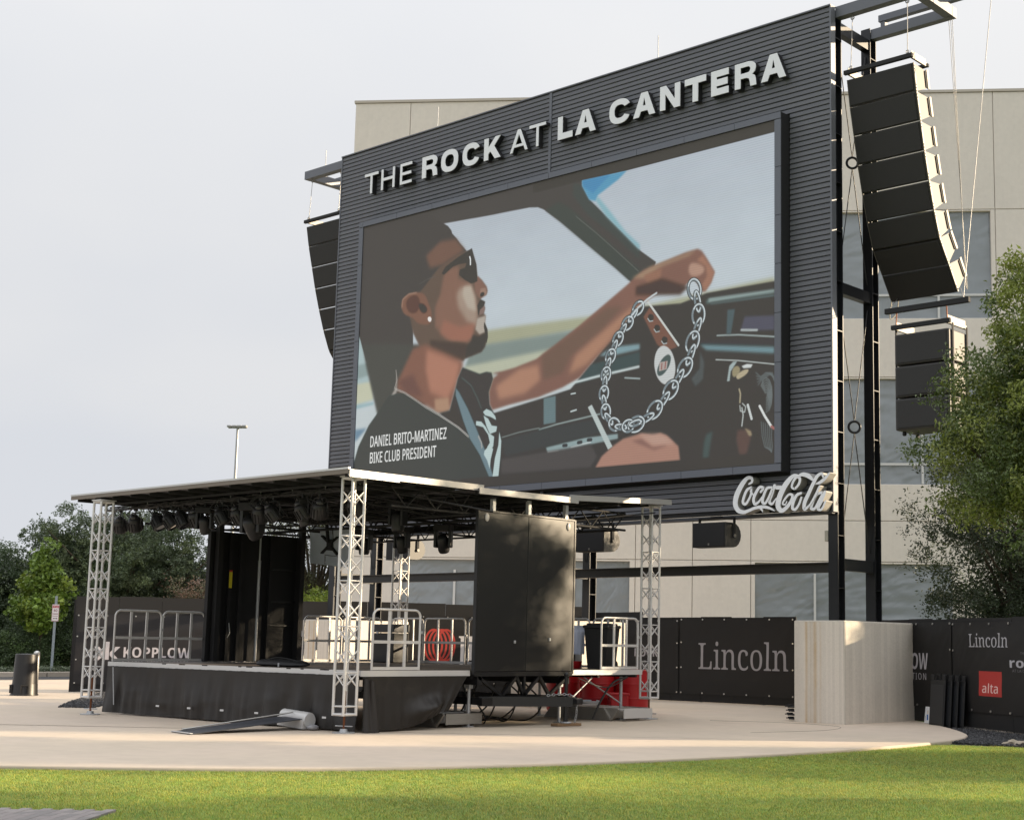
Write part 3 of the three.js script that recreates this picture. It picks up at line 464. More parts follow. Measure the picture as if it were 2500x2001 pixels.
  for (const x of SUP) for (const y of [3.30, 9.55, 15.75]) obj('cross_beam', span(x - 0.09, x + 0.09, y, y + 0.26, -29.33, -28.06), M.steel, wall);
  obj('long_beam', [span(SUP[0] + 0.14, SUP[1] - 0.14, 3.25, 3.27, -28.03, -27.79), span(SUP[0] + 0.14, SUP[1] - 0.14, 3.45, 3.47, -28.03, -27.79), span(SUP[0] + 0.14, SUP[1] - 0.14, 3.271, 3.449, -27.92, -27.90)], std([0.030, 0.026, 0.022], 0.4), wall);
  obj('long_beam', [span(SUP[1] + 0.14, SUP[2] - 0.14, 3.25, 3.27, -28.03, -27.79), span(SUP[1] + 0.14, SUP[2] - 0.14, 3.45, 3.47, -28.03, -27.79), span(SUP[1] + 0.14, SUP[2] - 0.14, 3.271, 3.449, -27.92, -27.90)], std([0.030, 0.026, 0.022], 0.4), wall);
  for (const x of SUP) for (const [y0, y1] of [[3.75, 9.4], [10.0, 15.6]]) {
    const yc = (y0 + y1) / 2, zc = -28.695;
    for (const [za, ya] of [[-28.07, y0], [-28.07, y1], [-29.32, y0], [-29.32, y1]]) obj('brace_rod', rod(V(x, ya, za), V(x, yc + (ya > yc ? 0.12 : -0.12), zc), 0.012, 6), M.steel, wall);
    obj('brace_ring', new THREE.TorusGeometry(0.13, 0.03, 8, 24).rotateY(0.7).translate(x, yc, zc), M.steel, wall);
  }
  // outriggers that carry the loudspeakers
  for (const [s, x0, xe] of [[1, -17.31, -15.15], [-1, -34.85, -36.98]]) {
    obj('outrigger', span(Math.min(x0, xe), Math.max(x0, xe), 16.03, 16.29, -28.02, -27.80), M.trim, wall);
    obj('outrigger', span(Math.min(x0, xe), Math.max(x0, xe), 16.03, 16.27, -29.58, -29.38), M.trim, wall);
    obj('outrigger_end', span(xe - s * 0.22, xe - s * 0.002, 16.035, 16.285, -29.37, -28.03), M.trim, wall);
    obj('outrigger', span(Math.min(x0 + s * 0.2, xe + s * 0.75), Math.max(x0 + s * 0.2, xe + s * 0.75), 16.42, 16.58, -29.56, -29.40), M.trim, wall);
    obj('outrigger_post', span(x0 + s * 0.25, x0 + s * 0.37, 16.28, 16.42, -29.54, -29.42), M.trim, wall);
  }
  // small grey junction box on the right column
  obj('junction_box', [rbx(0.10, 0.24, 0.14, 0.02, -17.62, 4.05, -27.86, 0, 2)], std([0.45, 0.43, 0.36], 0.6), wall);
  for (const x of [-36.2, -30.7, -22.5]) obj('lightning_rod', rod(V(x, 16.25, x < -35 ? -28.0 : WZ - 0.1), V(x, x < -35 ? 16.9 : 16.95, x < -35 ? -28.0 : WZ - 0.1), 0.012, 5), M.galv, wall);
}
// ---------------------------------------------------------------- lettering on the wall
{
  const sign = thing('wall_lettering', 'raised white capital letters across the top of the ribbed wall', 'sign', [0, 0, WZ]);
  const y0 = 14.77, h = 0.625;
  const P = (pts) => new THREE.Shape(pts.map(([x, y]) => new THREE.Vector2(x, y)));
  const hole = (s, pts) => { s.holes.push(new THREE.Path(pts.map(([x, y]) => new THREE.Vector2(x, y)))); return s; };
  const arc = (cx, cy, rx, ry, a0, a1, n = 14) => Array.from({ length: n + 1 }, (_, i) => { const a = a0 + (a1 - a0) * i / n; return [cx + Math.cos(a) * rx, cy + Math.sin(a) * ry]; });
  const sup = (cx, cy, rx, ry, a0, a1, n = 20) => Array.from({ length: n + 1 }, (_, i) => { const a = a0 + (a1 - a0) * i / n, c = Math.cos(a), s = Math.sin(a), e = 0.82; return [cx + Math.sign(c) * Math.pow(Math.abs(c), e) * rx, cy + Math.sign(s) * Math.pow(Math.abs(s), e) * ry]; });
  const G = { // unit boxes: width w, height 1, stroke t
    T: (w, t) => [P([[(w - t) / 2, 0], [(w + t) / 2, 0], [(w + t) / 2, 1 - t], [w, 1 - t], [w, 1], [0, 1], [0, 1 - t], [(w - t) / 2, 1 - t]])],
    H: (w, t) => [P([[0, 0], [t, 0], [t, 0.5 - t / 2], [w - t, 0.5 - t / 2], [w - t, 0], [w, 0], [w, 1], [w - t, 1], [w - t, 0.5 + t / 2], [t, 0.5 + t / 2], [t, 1], [0, 1]])],
    E: (w, t) => [P([[0, 0], [w, 0], [w, t], [t, t], [t, 0.5 - t / 2], [w * 0.94, 0.5 - t / 2], [w * 0.94, 0.5 + t / 2], [t, 0.5 + t / 2], [t, 1 - t], [w, 1 - t], [w, 1], [0, 1]])],
    L: (w, t) => [P([[0, 0], [w, 0], [w, t], [t, t], [t, 1], [0, 1]])],
    N: (w, t) => [P([[0, 0], [t, 0], [t, 0.66], [w - t * 1.12, 0], [w, 0], [w, 1], [w - t, 1], [w - t, 0.36], [t * 1.12, 1], [0, 1]])],
    K: (w, t) => [P([[0, 0], [t, 0], [t, 0.27], [t * 1.5, 0.38], [w - t * 1.32, 0], [w, 0], [t * 2.35, 0.585], [w * 0.985, 1], [w - t * 1.25, 1], [t, 0.56], [t, 1], [0, 1]])],
    A: (w, t) => [hole(P([[0, 0], [t * 1.12, 0], [t * 1.12 + w * 0.085, 0.22], [w - t * 1.12 - w * 0.085, 0.22], [w - t * 1.12, 0], [w, 0], [w / 2 + t * 0.62, 1], [w / 2 - t * 0.62, 1]]), [[w * 0.5, 0.80], [w - t * 1.12 - w * 0.17, 0.22 + t * 0.85], [t * 1.12 + w * 0.17, 0.22 + t * 0.85]])],
    O: (w, t) => [hole(P(sup(w / 2, 0.5, w / 2, 0.52, 0, 6.2832, 40).slice(0, -1)), sup(w / 2, 0.5, w / 2 - t, 0.52 - t * 0.9, 6.2832, 0, 40).slice(0, -1))],
    C: (w, t) => [P([...sup(w / 2, 0.5, w / 2, 0.52, 0.42, 5.86, 34), ...sup(w / 2, 0.5, w / 2 - t, 0.52 - t * 0.9, 5.72, 0.56, 34)])],
    R: (w, t) => [hole(P([[0, 0], [t, 0], [t, 0.37], [w * 0.52, 0.37], [w * 0.66, 0.32], [w * 0.70, 0.2], [w * 0.73, 0], [w, 0], [w * 0.97, 0.26], [w * 0.92, 0.40], [w * 0.80, 0.46], [w * 0.93, 0.55], ...arc(w * 0.62, 0.735, w * 0.36, 0.265, -0.3, 1.5708, 8), [0, 1]]), [[t, 0.565], [w * 0.60, 0.565], ...arc(w * 0.60, 0.69, w * 0.13, 0.125, -1.2, 1.2, 6), [w * 0.60, 0.815], [t, 0.815]].reverse())],
  };
  const L = [['T', -33.52, -32.91, 0], ['H', -32.76, -32.17, 0], ['E', -31.92, -31.42, 0], ['R', -30.97, -30.33, 1], ['O', -30.17, -29.48, 1], ['C', -29.29, -28.61, 1], ['K', -28.43, -27.79, 1], ['A', -27.42, -26.76, 0], ['T', -26.70, -26.10, 0], ['L', -25.65, -25.13, 1], ['A', -25.03, -24.32, 1], ['C', -23.85, -23.16, 1], ['A', -23.05, -22.34, 1], ['N', -22.18, -21.55, 1], ['T', -21.40, -20.75, 1], ['E', -20.59, -20.07, 1], ['R', -19.88, -19.26, 1], ['A', -19.12, -18.42, 1]];
  for (const [ch, a, b, bold] of L) {
    const w = (b - a) / h, shapes = G[ch](w, bold ? 0.262 : 0.13);
    const letter = obj('letter', clean(new THREE.ExtrudeGeometry(shapes, { depth: 0.155, bevelEnabled: false }).scale(h, h, 1).translate(a, y0, 0.02)), M.letterSide, sign);
    obj('letter_face', clean(new THREE.ExtrudeGeometry(shapes, { depth: 0.012, bevelEnabled: true, bevelSize: 0.004, bevelThickness: 0.004, bevelSegments: 2 }).scale(h, h, 1).translate(a, y0, 0.181)), M.white, letter);
  }
}
{ // flowing script sign at the lower right
  const sign = thing('script_sign', 'white flowing script sign at the lower right corner of the wall', 'sign', [-20, 5, WZ]);
  const ribbon = (q) => {
    const n = q.length / 3, c = new THREE.CatmullRomCurve3(Array.from({ length: n }, (_, i) => V(q[i * 3], q[i * 3 + 1], q[i * 3 + 2])), false, 'centripetal'), N = n * 7, L = [], R = [];
    for (let i = 0; i <= N; i++) { const t = i / N, p = c.getPoint(t), d = c.getTangent(t), l = Math.hypot(d.x, d.y) || 1, w = Math.max(0.006, p.z) / 2 * 0.92; L.push([p.x - d.y / l * w, p.y + d.x / l * w]); R.push([p.x + d.y / l * w, p.y - d.x / l * w]); }
    return [L, R, c];
  };
  let lift = 0;
  const geoOf = (pos) => { const g = new THREE.BufferGeometry(); g.setAttribute('position', new THREE.Float32BufferAttribute(pos, 3)); g.setAttribute('uv', new THREE.Float32BufferAttribute(new Float32Array(pos.length / 3 * 2), 2)); g.computeVertexNormals(); return g; };
  for (const [k, strokes] of Object.entries(SCRIPT)) {
    const front = [], edge = [];
    for (const q of strokes) {
      const [L, R] = ribbon(q), z0 = 0.03, z1 = 0.285 + (lift = (lift + 1) % 7) * 0.0025, fp = [], sp = [], quad = (o, a, b, c, d) => o.push(...a, ...b, ...c, ...a, ...c, ...d), e = L.length - 1;
      for (let i = 0; i < e; i++) { quad(fp, [...R[i], z1], [...R[i + 1], z1], [...L[i + 1], z1], [...L[i], z1]); quad(sp, [...L[i], z0], [...L[i], z1], [...L[i + 1], z1], [...L[i + 1], z0]); quad(sp, [...R[i + 1], z0], [...R[i + 1], z1], [...R[i], z1], [...R[i], z0]); }
      quad(sp, [...L[0], z0], [...R[0], z0], [...R[0], z1], [...L[0], z1]); quad(sp, [...R[e], z0], [...L[e], z0], [...L[e], z1], [...R[e], z1]);
      front.push(geoOf(fp)); edge.push(geoOf(sp));
      for (const c of [0, e]) { const cx = (L[c][0] + R[c][0]) / 2, cy = (L[c][1] + R[c][1]) / 2, rr = Math.hypot(L[c][0] - R[c][0], L[c][1] - R[c][1]) / 2; if (rr > 0.012) { front.push(new THREE.CircleGeometry(rr, 16).translate(cx, cy, z1 - 0.0012)); edge.push(new THREE.CylinderGeometry(rr, rr, z1 - z0 - 0.0025, 14, 1, true).rotateX(Math.PI / 2).translate(cx, cy, (z0 + z1) / 2 - 0.001)); } }
    }
    const letter = obj(k === 'hyphen' ? 'hyphen' : 'script_letter', front, M.white, sign); obj('letter_return', edge, M.cokeSide, letter);
  }
  obj('registered_mark', new THREE.CylinderGeometry(0.035, 0.035, 0.04, 16).rotateX(Math.PI / 2).translate(20 - 17.49, -0.353, 0.03), M.white, sign);
}
// ---------------------------------------------------------------- concrete plinths under the columns
{
  const W = 512, st = noiseFn(4, 71, 5, 0.55), fin = noiseFn(64, 72, 2, 0.5), boards = lattice(32, 73);
  const tex = (stain, base, seed) => dataTex(W, W, (u, v) => { const b = Math.floor(u * 22), k = base * (0.94 + 0.12 * boards[(b * 7 + seed) % 1024] + 0.09 * (st(u, v) - 0.5) + 0.10 * (fin(u, v) - 0.5)); let c = [k, k * 0.92, k * 0.81];
    if (Math.abs((u * 22) % 1) < 0.05) c = c.map((x) => x * 0.9);
    if (stain) for (const [x, w, a] of [[0.24, 0.045, 0.75], [0.42, 0.06, 0.8], [0.33, 0.03, 0.3], [0.53, 0.03, 0.35]]) { const s = a * clamp(1 - Math.abs(u - x - 0.02 * (st(0.3, v) - 0.5)) / w) * (0.55 + 0.9 * (st(u * 0.5, v) - 0.2)); c = [c[0] * (1 - 0.22 * s), c[1] * (1 - 0.42 * s), c[2] * (1 - 0.68 * s)]; }
    return c; }, true, false);
  const tS = tex(true, 0.68, 3), tP = tex(false, 0.68, 9), mats = [tP, tS].map((t) => std(0xffffff, 0.9, 0, { map: t, bumpMap: scaled(T.fine, 0.5), bumpScale: 0.004 }));
  const labels = ['tall stained concrete plinth under the left pair of steel columns', 'tall concrete plinth behind the rear stage platform railings', 'tall stained concrete plinth standing clear at the right of the stage'];
  SUP.forEach((x, i) => {
    const p = thing('concrete_plinth', labels[i], 'plinth', [x - 0.15, 0, -28.915], 'concrete plinths of the video wall');
    const w = 1.30, d = 3.01, h = 2.19, c = 0.03;
    // chamfered block: body with faces of their own so that the board marks run upwards
    const face = (fw, fh) => new THREE.PlaneGeometry(fw, fh);
    obj('body', join([face(d - 2 * c, h - c).rotateY(Math.PI / 2).translate(w / 2, (h - c) / 2, 0), face(d - 2 * c, h - c).rotateY(-Math.PI / 2).translate(-w / 2, (h - c) / 2, 0), face(w - 2 * c, h - c).rotateY(Math.PI).translate(0, (h - c) / 2, -d / 2), bx(w - 0.02, h - 0.01, d - 0.02, 0, h / 2 - 0.006, 0)]), mats[0], p);
    tag(obj('stained_face', face(w - 2 * c, h - c).translate(0, (h - c) / 2, d / 2), mats[1], p), 'front face with rust brown run-off stains');
    const ch = []; for (const [ax, az] of [[1, 1], [1, -1], [-1, 1], [-1, -1]]) { const g = new THREE.BufferGeometry(), a = [ax * w / 2, 0, az * (d / 2 - c)], b = [ax * (w / 2 - c), 0, az * d / 2], q = (a0, b0, c0, d0) => [...a0, ...b0, ...c0, ...a0, ...c0, ...d0], H = h - c; g.setAttribute('position', new THREE.Float32BufferAttribute(q(a, b, [b[0], H, b[2]], [a[0], H, a[2]]), 3)); g.computeVertexNormals(); g.setAttribute('uv', new THREE.Float32BufferAttribute([0, 0, 0.02, 0, 0.02, 1, 0, 0, 0.02, 1, 0, 1], 2)); ch.push(g); }
    obj('chamfer', join([...ch, bx(w - 2 * c, 0.004, d - 2 * c, 0, h - 0.002, 0), ...[[1, 0], [-1, 0]].map(([s]) => bx(0.042, 0.003, d - 2 * c, s * (w / 2 - c / 2), h - c / 2, 0, 0, 0, -s * Math.PI / 4)), ...[1, -1].map((s) => bx(w - 2 * c, 0.003, 0.042, 0, h - c / 2, s * (d / 2 - c / 2), 0, s * Math.PI / 4))]), std([0.5, 0.46, 0.40], 0.9), p);
  });
}
// ---------------------------------------------------------------- loudspeakers
// curved line array: front edge points (y, z) from the top down
const JP = [[14.46, -27.85], [13.83, -27.97], [13.19, -28.13], [12.54, -28.29], [11.90, -28.48], [11.27, -28.69], [10.67, -28.94], [10.15, -29.35], [9.60, -29.77]];
function lineArray(label, xc) {
  const t = thing('line_array', label, 'loudspeakers', [xc, 0, 0]), w = 1.66, hw = w / 2;
  for (let i = 0; i < 8; i++) {
    const [ya, za] = JP[i], [yb, zb] = JP[i + 1], dy = yb - ya, dz = zb - za, l = Math.hypot(dy, dz), ang = Math.atan2(-dz, -dy); // tilt
    const c = new THREE.Group(); c.name = 'cabinet'; c.position.set(0, ya, za); c.rotation.x = ang; t.add(c);
    const h = l - 0.025, D = 0.66;
    const pr = [[0.0, 0], [0, -h], [-0.1, -h], [-D, -h * 0.80], [-D, -h * 0.20], [-0.1, 0]]; // side profile as z, y
    const body = prism(pr, w, 0).rotateY(-Math.PI / 2).translate(hw, 0, 0); // z-depth becomes x
    // after the turn: shape x (depth) -> z, extrusion -> -x
    obj('body', body, M.cab, c);
    obj('grille', rbx(w - 0.04, h - 0.03, 0.03, 0.012, 0, -h / 2, 0.016, 0, 1), M.grille, c);
    for (const s of [-1, 1]) {
      obj('front_bar', [rbx(0.03, h + 0.02, 0.06, 0.008, s * (hw + 0.016), -h / 2, -0.05, 0, 1), ...[0.06, 0.13].flatMap((q) => [new THREE.CylinderGeometry(0.014, 0.014, 0.012, 8).rotateZ(Math.PI / 2).translate(s * (hw + 0.034), -q, -0.05), new THREE.CylinderGeometry(0.014, 0.014, 0.012, 8).rotateZ(Math.PI / 2).translate(s * (hw + 0.034), -h + q, -0.05)])], M.rigging, c);
      obj('rear_bar', rbx(0.03, h * 0.72, 0.09, 0.008, s * (hw + 0.016), -h / 2, -D + 0.02, 0, 1), M.rigging, c);
      obj('side_rib', bx(0.02, h * 0.62, 0.05, s * (hw + 0.011), -h / 2, -D + 0.105), M.blackMat, c);
    }
  }
  obj('flying_bar', rbx(w + 0.10, 0.10, 0.09, 0.01, 0, 14.62, -27.80, 0, 1), M.blackMat, t);
  obj('flying_bar', rbx(w + 0.06, 0.08, 0.08, 0.01, 0, 14.62, -28.55, 0, 1), M.blackMat, t);
  for (const s of [-1, 1]) { obj('top_rail', [rbx(0.05, 0.10, 0.72, 0.01, s * (hw - 0.02), 14.63, -28.18, 0, 1), rbx(0.012, 0.08, 0.66, 0.003, s * (hw - 0.02), 14.72, -28.18, 0, 1)], M.rigging, t); obj('wire_rope', rod(V(s * (hw - 0.1), 14.66, -27.84), V(s * (hw - 0.12), 16.02, -27.9), 0.009, 6), M.wire, t); obj('hook', new THREE.TorusGeometry(0.035, 0.01, 6, 12).translate(s * (hw - 0.1), 14.74, -27.84), M.wire, t); obj('shackle', new THREE.TorusGeometry(0.04, 0.013, 6, 12).translate(s * (hw - 0.12), 15.95, -27.9), M.rigging, t); }
  for (const x of [-0.2, 0.25, 0.05]) obj('pull_back_wire', rod(V(hw - 0.02 + x * 0.02, 9.8, -30.3 + x * 0.2), V(hw + 0.1 + x * 0.2, 16.02, -29.5), 0.007, 5), M.wire, t);
  obj('cable_loop', tube([V(-hw + 0.1, 9.75, -29.9), V(-hw + 0.05, 9.35, -29.85), V(-hw - 0.02, 9.2, -29.7), V(-hw + 0.0, 9.7, -29.75)], 0.012, 24, 6), std([0.5, 0.45, 0.35], 0.6), t);
  return t;
}
lineArray('tall curved stack of eight loudspeaker cabinets hanging right of the screen', -16.20);
lineArray('curved stack of loudspeaker cabinets half hidden behind the left wall edge', -35.98);
{
  const t = thing('bass_array', 'three square black bass cabinets hanging below the right curved stack', 'loudspeakers', [-15.25, 0, -27.87]);
  for (let i = 0; i < 3; i++) {
    const c = obj('cabinet', rbx(1.31, 0.685, 0.86, 0.035, 0, 8.03 - i * 0.712, -0.43, 0, 3), M.cab, t);
    obj('grille', rbx(1.20, 0.60, 0.03, 0.01, 0, 8.03 - i * 0.712, 0.008, 0, 1), M.grille, c);
  }
  for (const s of [-1, 1]) { obj('strap', span(s * 0.672, s * 0.692, 6.3, 8.5, -0.16, -0.10), M.blackMat, t); obj('strap', span(s * 0.672, s * 0.692, 6.3, 8.5, -0.80, -0.74), M.blackMat, t); obj('top_rail', [rbx(0.05, 0.10, 0.84, 0.01, s * 0.62, 8.52, -0.42, 0, 1), rbx(0.012, 0.11, 0.80, 0.003, s * 0.62, 8.61, -0.42, 0, 1)], M.rigging, t); obj('chain', rod(V(s * 0.62, 8.56, -0.02), V(s * 0.60, 8.86, -0.02), 0.014, 6), std([0.28, 0.12, 0.07], 0.6, 0.5), t); obj('wire_rope', rod(V(s * 0.9 + 0.1, 8.95, -0.02), V(s * 0.8 - 0.9, 9.75, -2.05), 0.009, 6), M.wire, t); }
  obj('flying_bar', rbx(1.42, 0.10, 0.08, 0.01, 0, 8.53, 0.02, 0, 1), M.blackMat, t);
  obj('spreader_beam', rbx(2.02, 0.12, 0.10, 0.01, 0.13, 8.92, -0.02, 0, 1), M.blackMat, t);
  obj('hoist_wire', rod(V(1.0, 8.97, -0.02), V(1.05, 16.45, -1.6), 0.009, 6), M.wire, t);
  obj('caster', new THREE.CylinderGeometry(0.05, 0.05, 0.05, 12).rotateZ(Math.PI / 2).translate(-0.5, 6.2, -0.12), M.blackMat, t); obj('caster', new THREE.CylinderGeometry(0.05, 0.05, 0.05, 12).rotateZ(Math.PI / 2).translate(-0.5, 6.2, -0.70), M.blackMat, t);
}
// fill loudspeakers under the wall, each in a yoke
{
  const make = () => {
    const t = thing('fill_speaker', '', 'loudspeaker', [0, 0, 0], 'fill speakers under the video wall');
    const p = []; for (const [x, y] of [[0, -0.28], [0, 0.28], [-0.30, 0.28]]) p.push([x, y]); for (let i = 1; i < 8; i++) { const a = Math.PI / 2 + i / 8 * Math.PI; p.push([-0.30 + Math.cos(a) * 0.30, Math.sin(a) * 0.28]); } p.push([-0.30, -0.28]);
    obj('cabinet', prism(p, 0.94, 0.004).rotateY(-Math.PI / 2).translate(0.47, 0, 0), M.cab, t);
    obj('grille', rbx(0.90, 0.53, 0.014, 0.004, 0, 0, 0.01, 0, 1), std([0.010, 0.010, 0.012], 0.8), t);
    for (const s of [-1, 1]) { obj('yoke_arm', bx(0.02, 0.46, 0.08, s * 0.50, 0.17, -0.30), M.blackMat, t); obj('yoke_bolt', new THREE.CylinderGeometry(0.04, 0.04, 0.03, 12).rotateZ(Math.PI / 2).translate(s * 0.515, -0.02, -0.30), M.rigging, t); }
    obj('yoke', [bx(1.02, 0.02, 0.08, 0, 0.41, -0.30), bx(0.3, 0.03, 0.10, 0, 0.435, -0.30)], M.blackMat, t);
    obj('badge', bx(0.04, 0.05, 0.004, 0, -0.22, 0.02), M.rigging, t); return t;
  };
  const a = make(); a.userData.label = 'black fill speaker under the wall, nearest to the right concrete plinth'; a.position.set(-20.47, 4.14, -27.28);
  dup(a, 'black fill speaker under the wall, just right of the dappled black trailer panel', [-24.15, 4.14, -27.28]);
  dup(a, 'black fill speaker seen behind the rear left stage leg', [-31.28, 4.12, -27.28]);
}
// ---------------------------------------------------------------- tilt-up concrete building behind
{
  const P0 = V(-35.991, 0, -52.921), dF = V(0.817, 0, -0.577), ang = Math.atan2(0.577, 0.817);
  const b = thing('concrete_building', 'large beige windowless-topped concrete building behind the video wall', 'building', [P0.x, 0, P0.z], null, ang);
  // local x runs along the facade, local z towards the viewer; top at 26.2 m
  const TOP = 26.2, g = 0.025, th = 0.3;
  const seams = [-19.45, -16.85, -10.0, -6.17, -3.69, -1.17, 9.49, 16.2, 24];
  const panel = (x0, x1, y0, y1, holes = [], zo = 0) => {
    const s = new THREE.Shape([[x0 + g, y0 + g], [x1 - g, y0 + g], [x1 - g, y1 - g], [x0 + g, y1 - g]].map(([x, y]) => new THREE.Vector2(x, y)));
    for (const [a, c, d, e] of holes) s.holes.push(new THREE.Path([[a, d], [a, e], [c, e], [c, d]].map(([x, y]) => new THREE.Vector2(x, y))));
    return obj('wall_panel', uvm(new THREE.ExtrudeGeometry(s, { depth: th - 0.02, bevelEnabled: true, bevelSize: 0.015, bevelThickness: 0.02, bevelSegments: 1 }).translate(0, 0, -th + zo)), M.stucco, b);
  };
  obj('core', [span(-19.3, 23.8, 0, TOP - 0.3, -18, -0.9)], std([0.22, 0.20, 0.17], 0.95), b);
  // far left bays
  panel(-19.45, -16.85, 5.27, TOP); panel(-19.45, -16.85, 0, 5.27);
  panel(-16.85, -10.0, 5.27, TOP); panel(-16.85, -10, 0, 5.27, [[-16.5, -11.2, 1.2, 5.2]]);
  panel(-10, -6.17, 7.03, TOP); panel(-10, -6.17, 5.27, 7.03); panel(-10, -6.17, 0, 5.27, [[-9.4, -6.4, 1.2, 5.2]]);
  panel(-6.17, -3.69, 7.03, TOP); panel(-6.17, -3.69, 5.27, 7.03); panel(-6.17, -3.69, 0, 5.27);
  panel(-3.69, -1.17, 7.03, TOP); panel(-3.69, -1.17, 5.27, 7.03); panel(-3.69, -1.17, 0, 5.27);
  panel(-1.17, 9.49, 20.8, TOP); panel(-1.17, 9.49, 13.30, 20.8, [[0.6, 9.3, 15.9, 20.74]]); panel(-1.17, 9.49, 7.03, 13.30, [[0.6, 9.3, 8.6, 13.24]]); panel(-1.17, 9.49, 5.27, 7.03); panel(-1.17, 9.49, 0, 5.27, [[-1.0, 7.4, 1.0, 5.2]]);
  panel(9.49, 16.2, 20.8, TOP); panel(9.49, 16.2, 13.3, 20.8); panel(9.49, 16.2, 5.27, 13.3); panel(9.49, 16.2, 0, 5.27);
  panel(16.2, 24, 13.3, TOP); panel(16.2, 24, 0, 13.3);
  obj('parapet_cap', [span(-19.5, 24.05, TOP + 0.002, TOP + 0.12, -0.5, 0.05)], std([0.5, 0.46, 0.40], 0.7), b);
  // windows sheeted over with creased plastic film: film surface in real folds, mullions showing proud
  const film = (x0, x1, y0, y1, seed, fans) => {
    const nx = 60, ny = 40, gm = new THREE.PlaneGeometry(x1 - x0, y1 - y0, nx, ny), p = gm.attributes.position, nz = noiseFn(6, seed, 4, 0.5), nl = noiseFn(32, seed + 3, 2, 0.5);
    for (let i = 0; i < p.count; i++) { const u = (p.getX(i) - 0) / (x1 - x0) + 0.5, v = p.getY(i) / (y1 - y0) + 0.5; let z = 0.10 * (nz(u, v) - 0.5); for (const [fx, fy, k] of fans) { const a = Math.atan2(v - fy, (u - fx) * 1.6), r = Math.hypot(u - fx, v - fy); z += 0.028 * (nl((a * 1.3 + 9) % 1, 0.3 + 0.05 * r) - 0.5) * clamp(1.2 - r * k) * 2; } p.setZ(i, z); }
    gm.computeVertexNormals();
    return gm.translate((x0 + x1) / 2, (y0 + y1) / 2, -0.17);
  };
  const win = (x0, x1, y0, y1, mull, bars, seed, fans) => {
    const w = obj('window', film(x0 + 0.02, x1 - 0.02, y0 + 0.02, y1 - 0.02, seed, fans), M.plastic, b);
    for (const x of mull) obj('mullion', bx(0.10, y1 - y0 - 0.5, 0.05, x, (y0 + y1) / 2 - 0.2, -0.10), M.mullion, w);
    for (const y of bars) obj('transom', bx(x1 - x0 - 0.06, 0.10, 0.05, (x0 + x1) / 2, y, -0.095), M.mullion, w);
  };
  win(-16.5, -11.2, 1.2, 5.2, [-14.13], [], 201, [[0.0, 1.0, 0.9]]);
  win(-9.4, -6.4, 1.2, 5.2, [-8.9], [], 202, [[0.9, 0.8, 1.6]]);
  win(0.6, 9.3, 15.9, 20.74, [7.0], [16.97], 203, [[0.0, 0.5, 0.8], [1.0, 1.0, 1]]);
  win(0.6, 9.3, 8.6, 13.24, [6.2], [9.50], 204, [[0.1, 0.9, 0.8], [0.4, 0.1, 0.9]]);
  win(-1.0, 7.4, 1.0, 5.2, [1.57, 4.3], [], 205, [[0.02, 0.55, 0.5], [0.55, 0.95, 0.8]]);
}
// ---------------------------------------------------------------- black perimeter fence in three runs, and the banners on it
const runs = {};
function fenceRun(key, label, a, b, h) {
  const L = Math.hypot(b[0] - a[0], b[1] - a[1]), ry = -Math.atan2(b[1] - a[1], b[0] - a[0]);
  const t = thing('fence', label, 'fence', [a[0], 0, a[1]], null, ry), n = Math.ceil(L / 1.22), r = mulberry(key.charCodeAt(0));
  for (let i = 0; i < n; i++) { const x0 = i * L / n, x1 = (i + 1) * L / n, hh = h + (r() - 0.5) * 0.04; obj('fence_panel', bx(x1 - x0 - 0.008, hh, 0.02, (x0 + x1) / 2, hh / 2 + 0.005, -0.015 + (r() - 0.5) * 0.006), M.fence, t); }
  for (let i = 0; i <= n; i += 2) obj('post', bx(0.09, h - 0.1, 0.09, Math.min(i * L / n, L - 0.05), (h - 0.1) / 2, -0.08), M.blackMat, t);
  runs[key] = { a, L, ry };
}
fenceRun('A', 'tall black board fence running behind the left of the stage', [-40.05, -22.7], [-31.3, -35.7], 2.76);
fenceRun('D', 'short black board fence joining the two longer runs behind the rear leg', [-31.3, -35.7], [-28.4, -34.55], 2.6);
fenceRun('B', 'black board fence behind the gap between stage and right plinth', [-28.4, -34.55], [-22.8, -34.4], 2.43);
fenceRun('C', 'black board fence running from behind the right plinth to the right edge', [-22.8, -34.4], [-10.5, -25.95], 2.27);
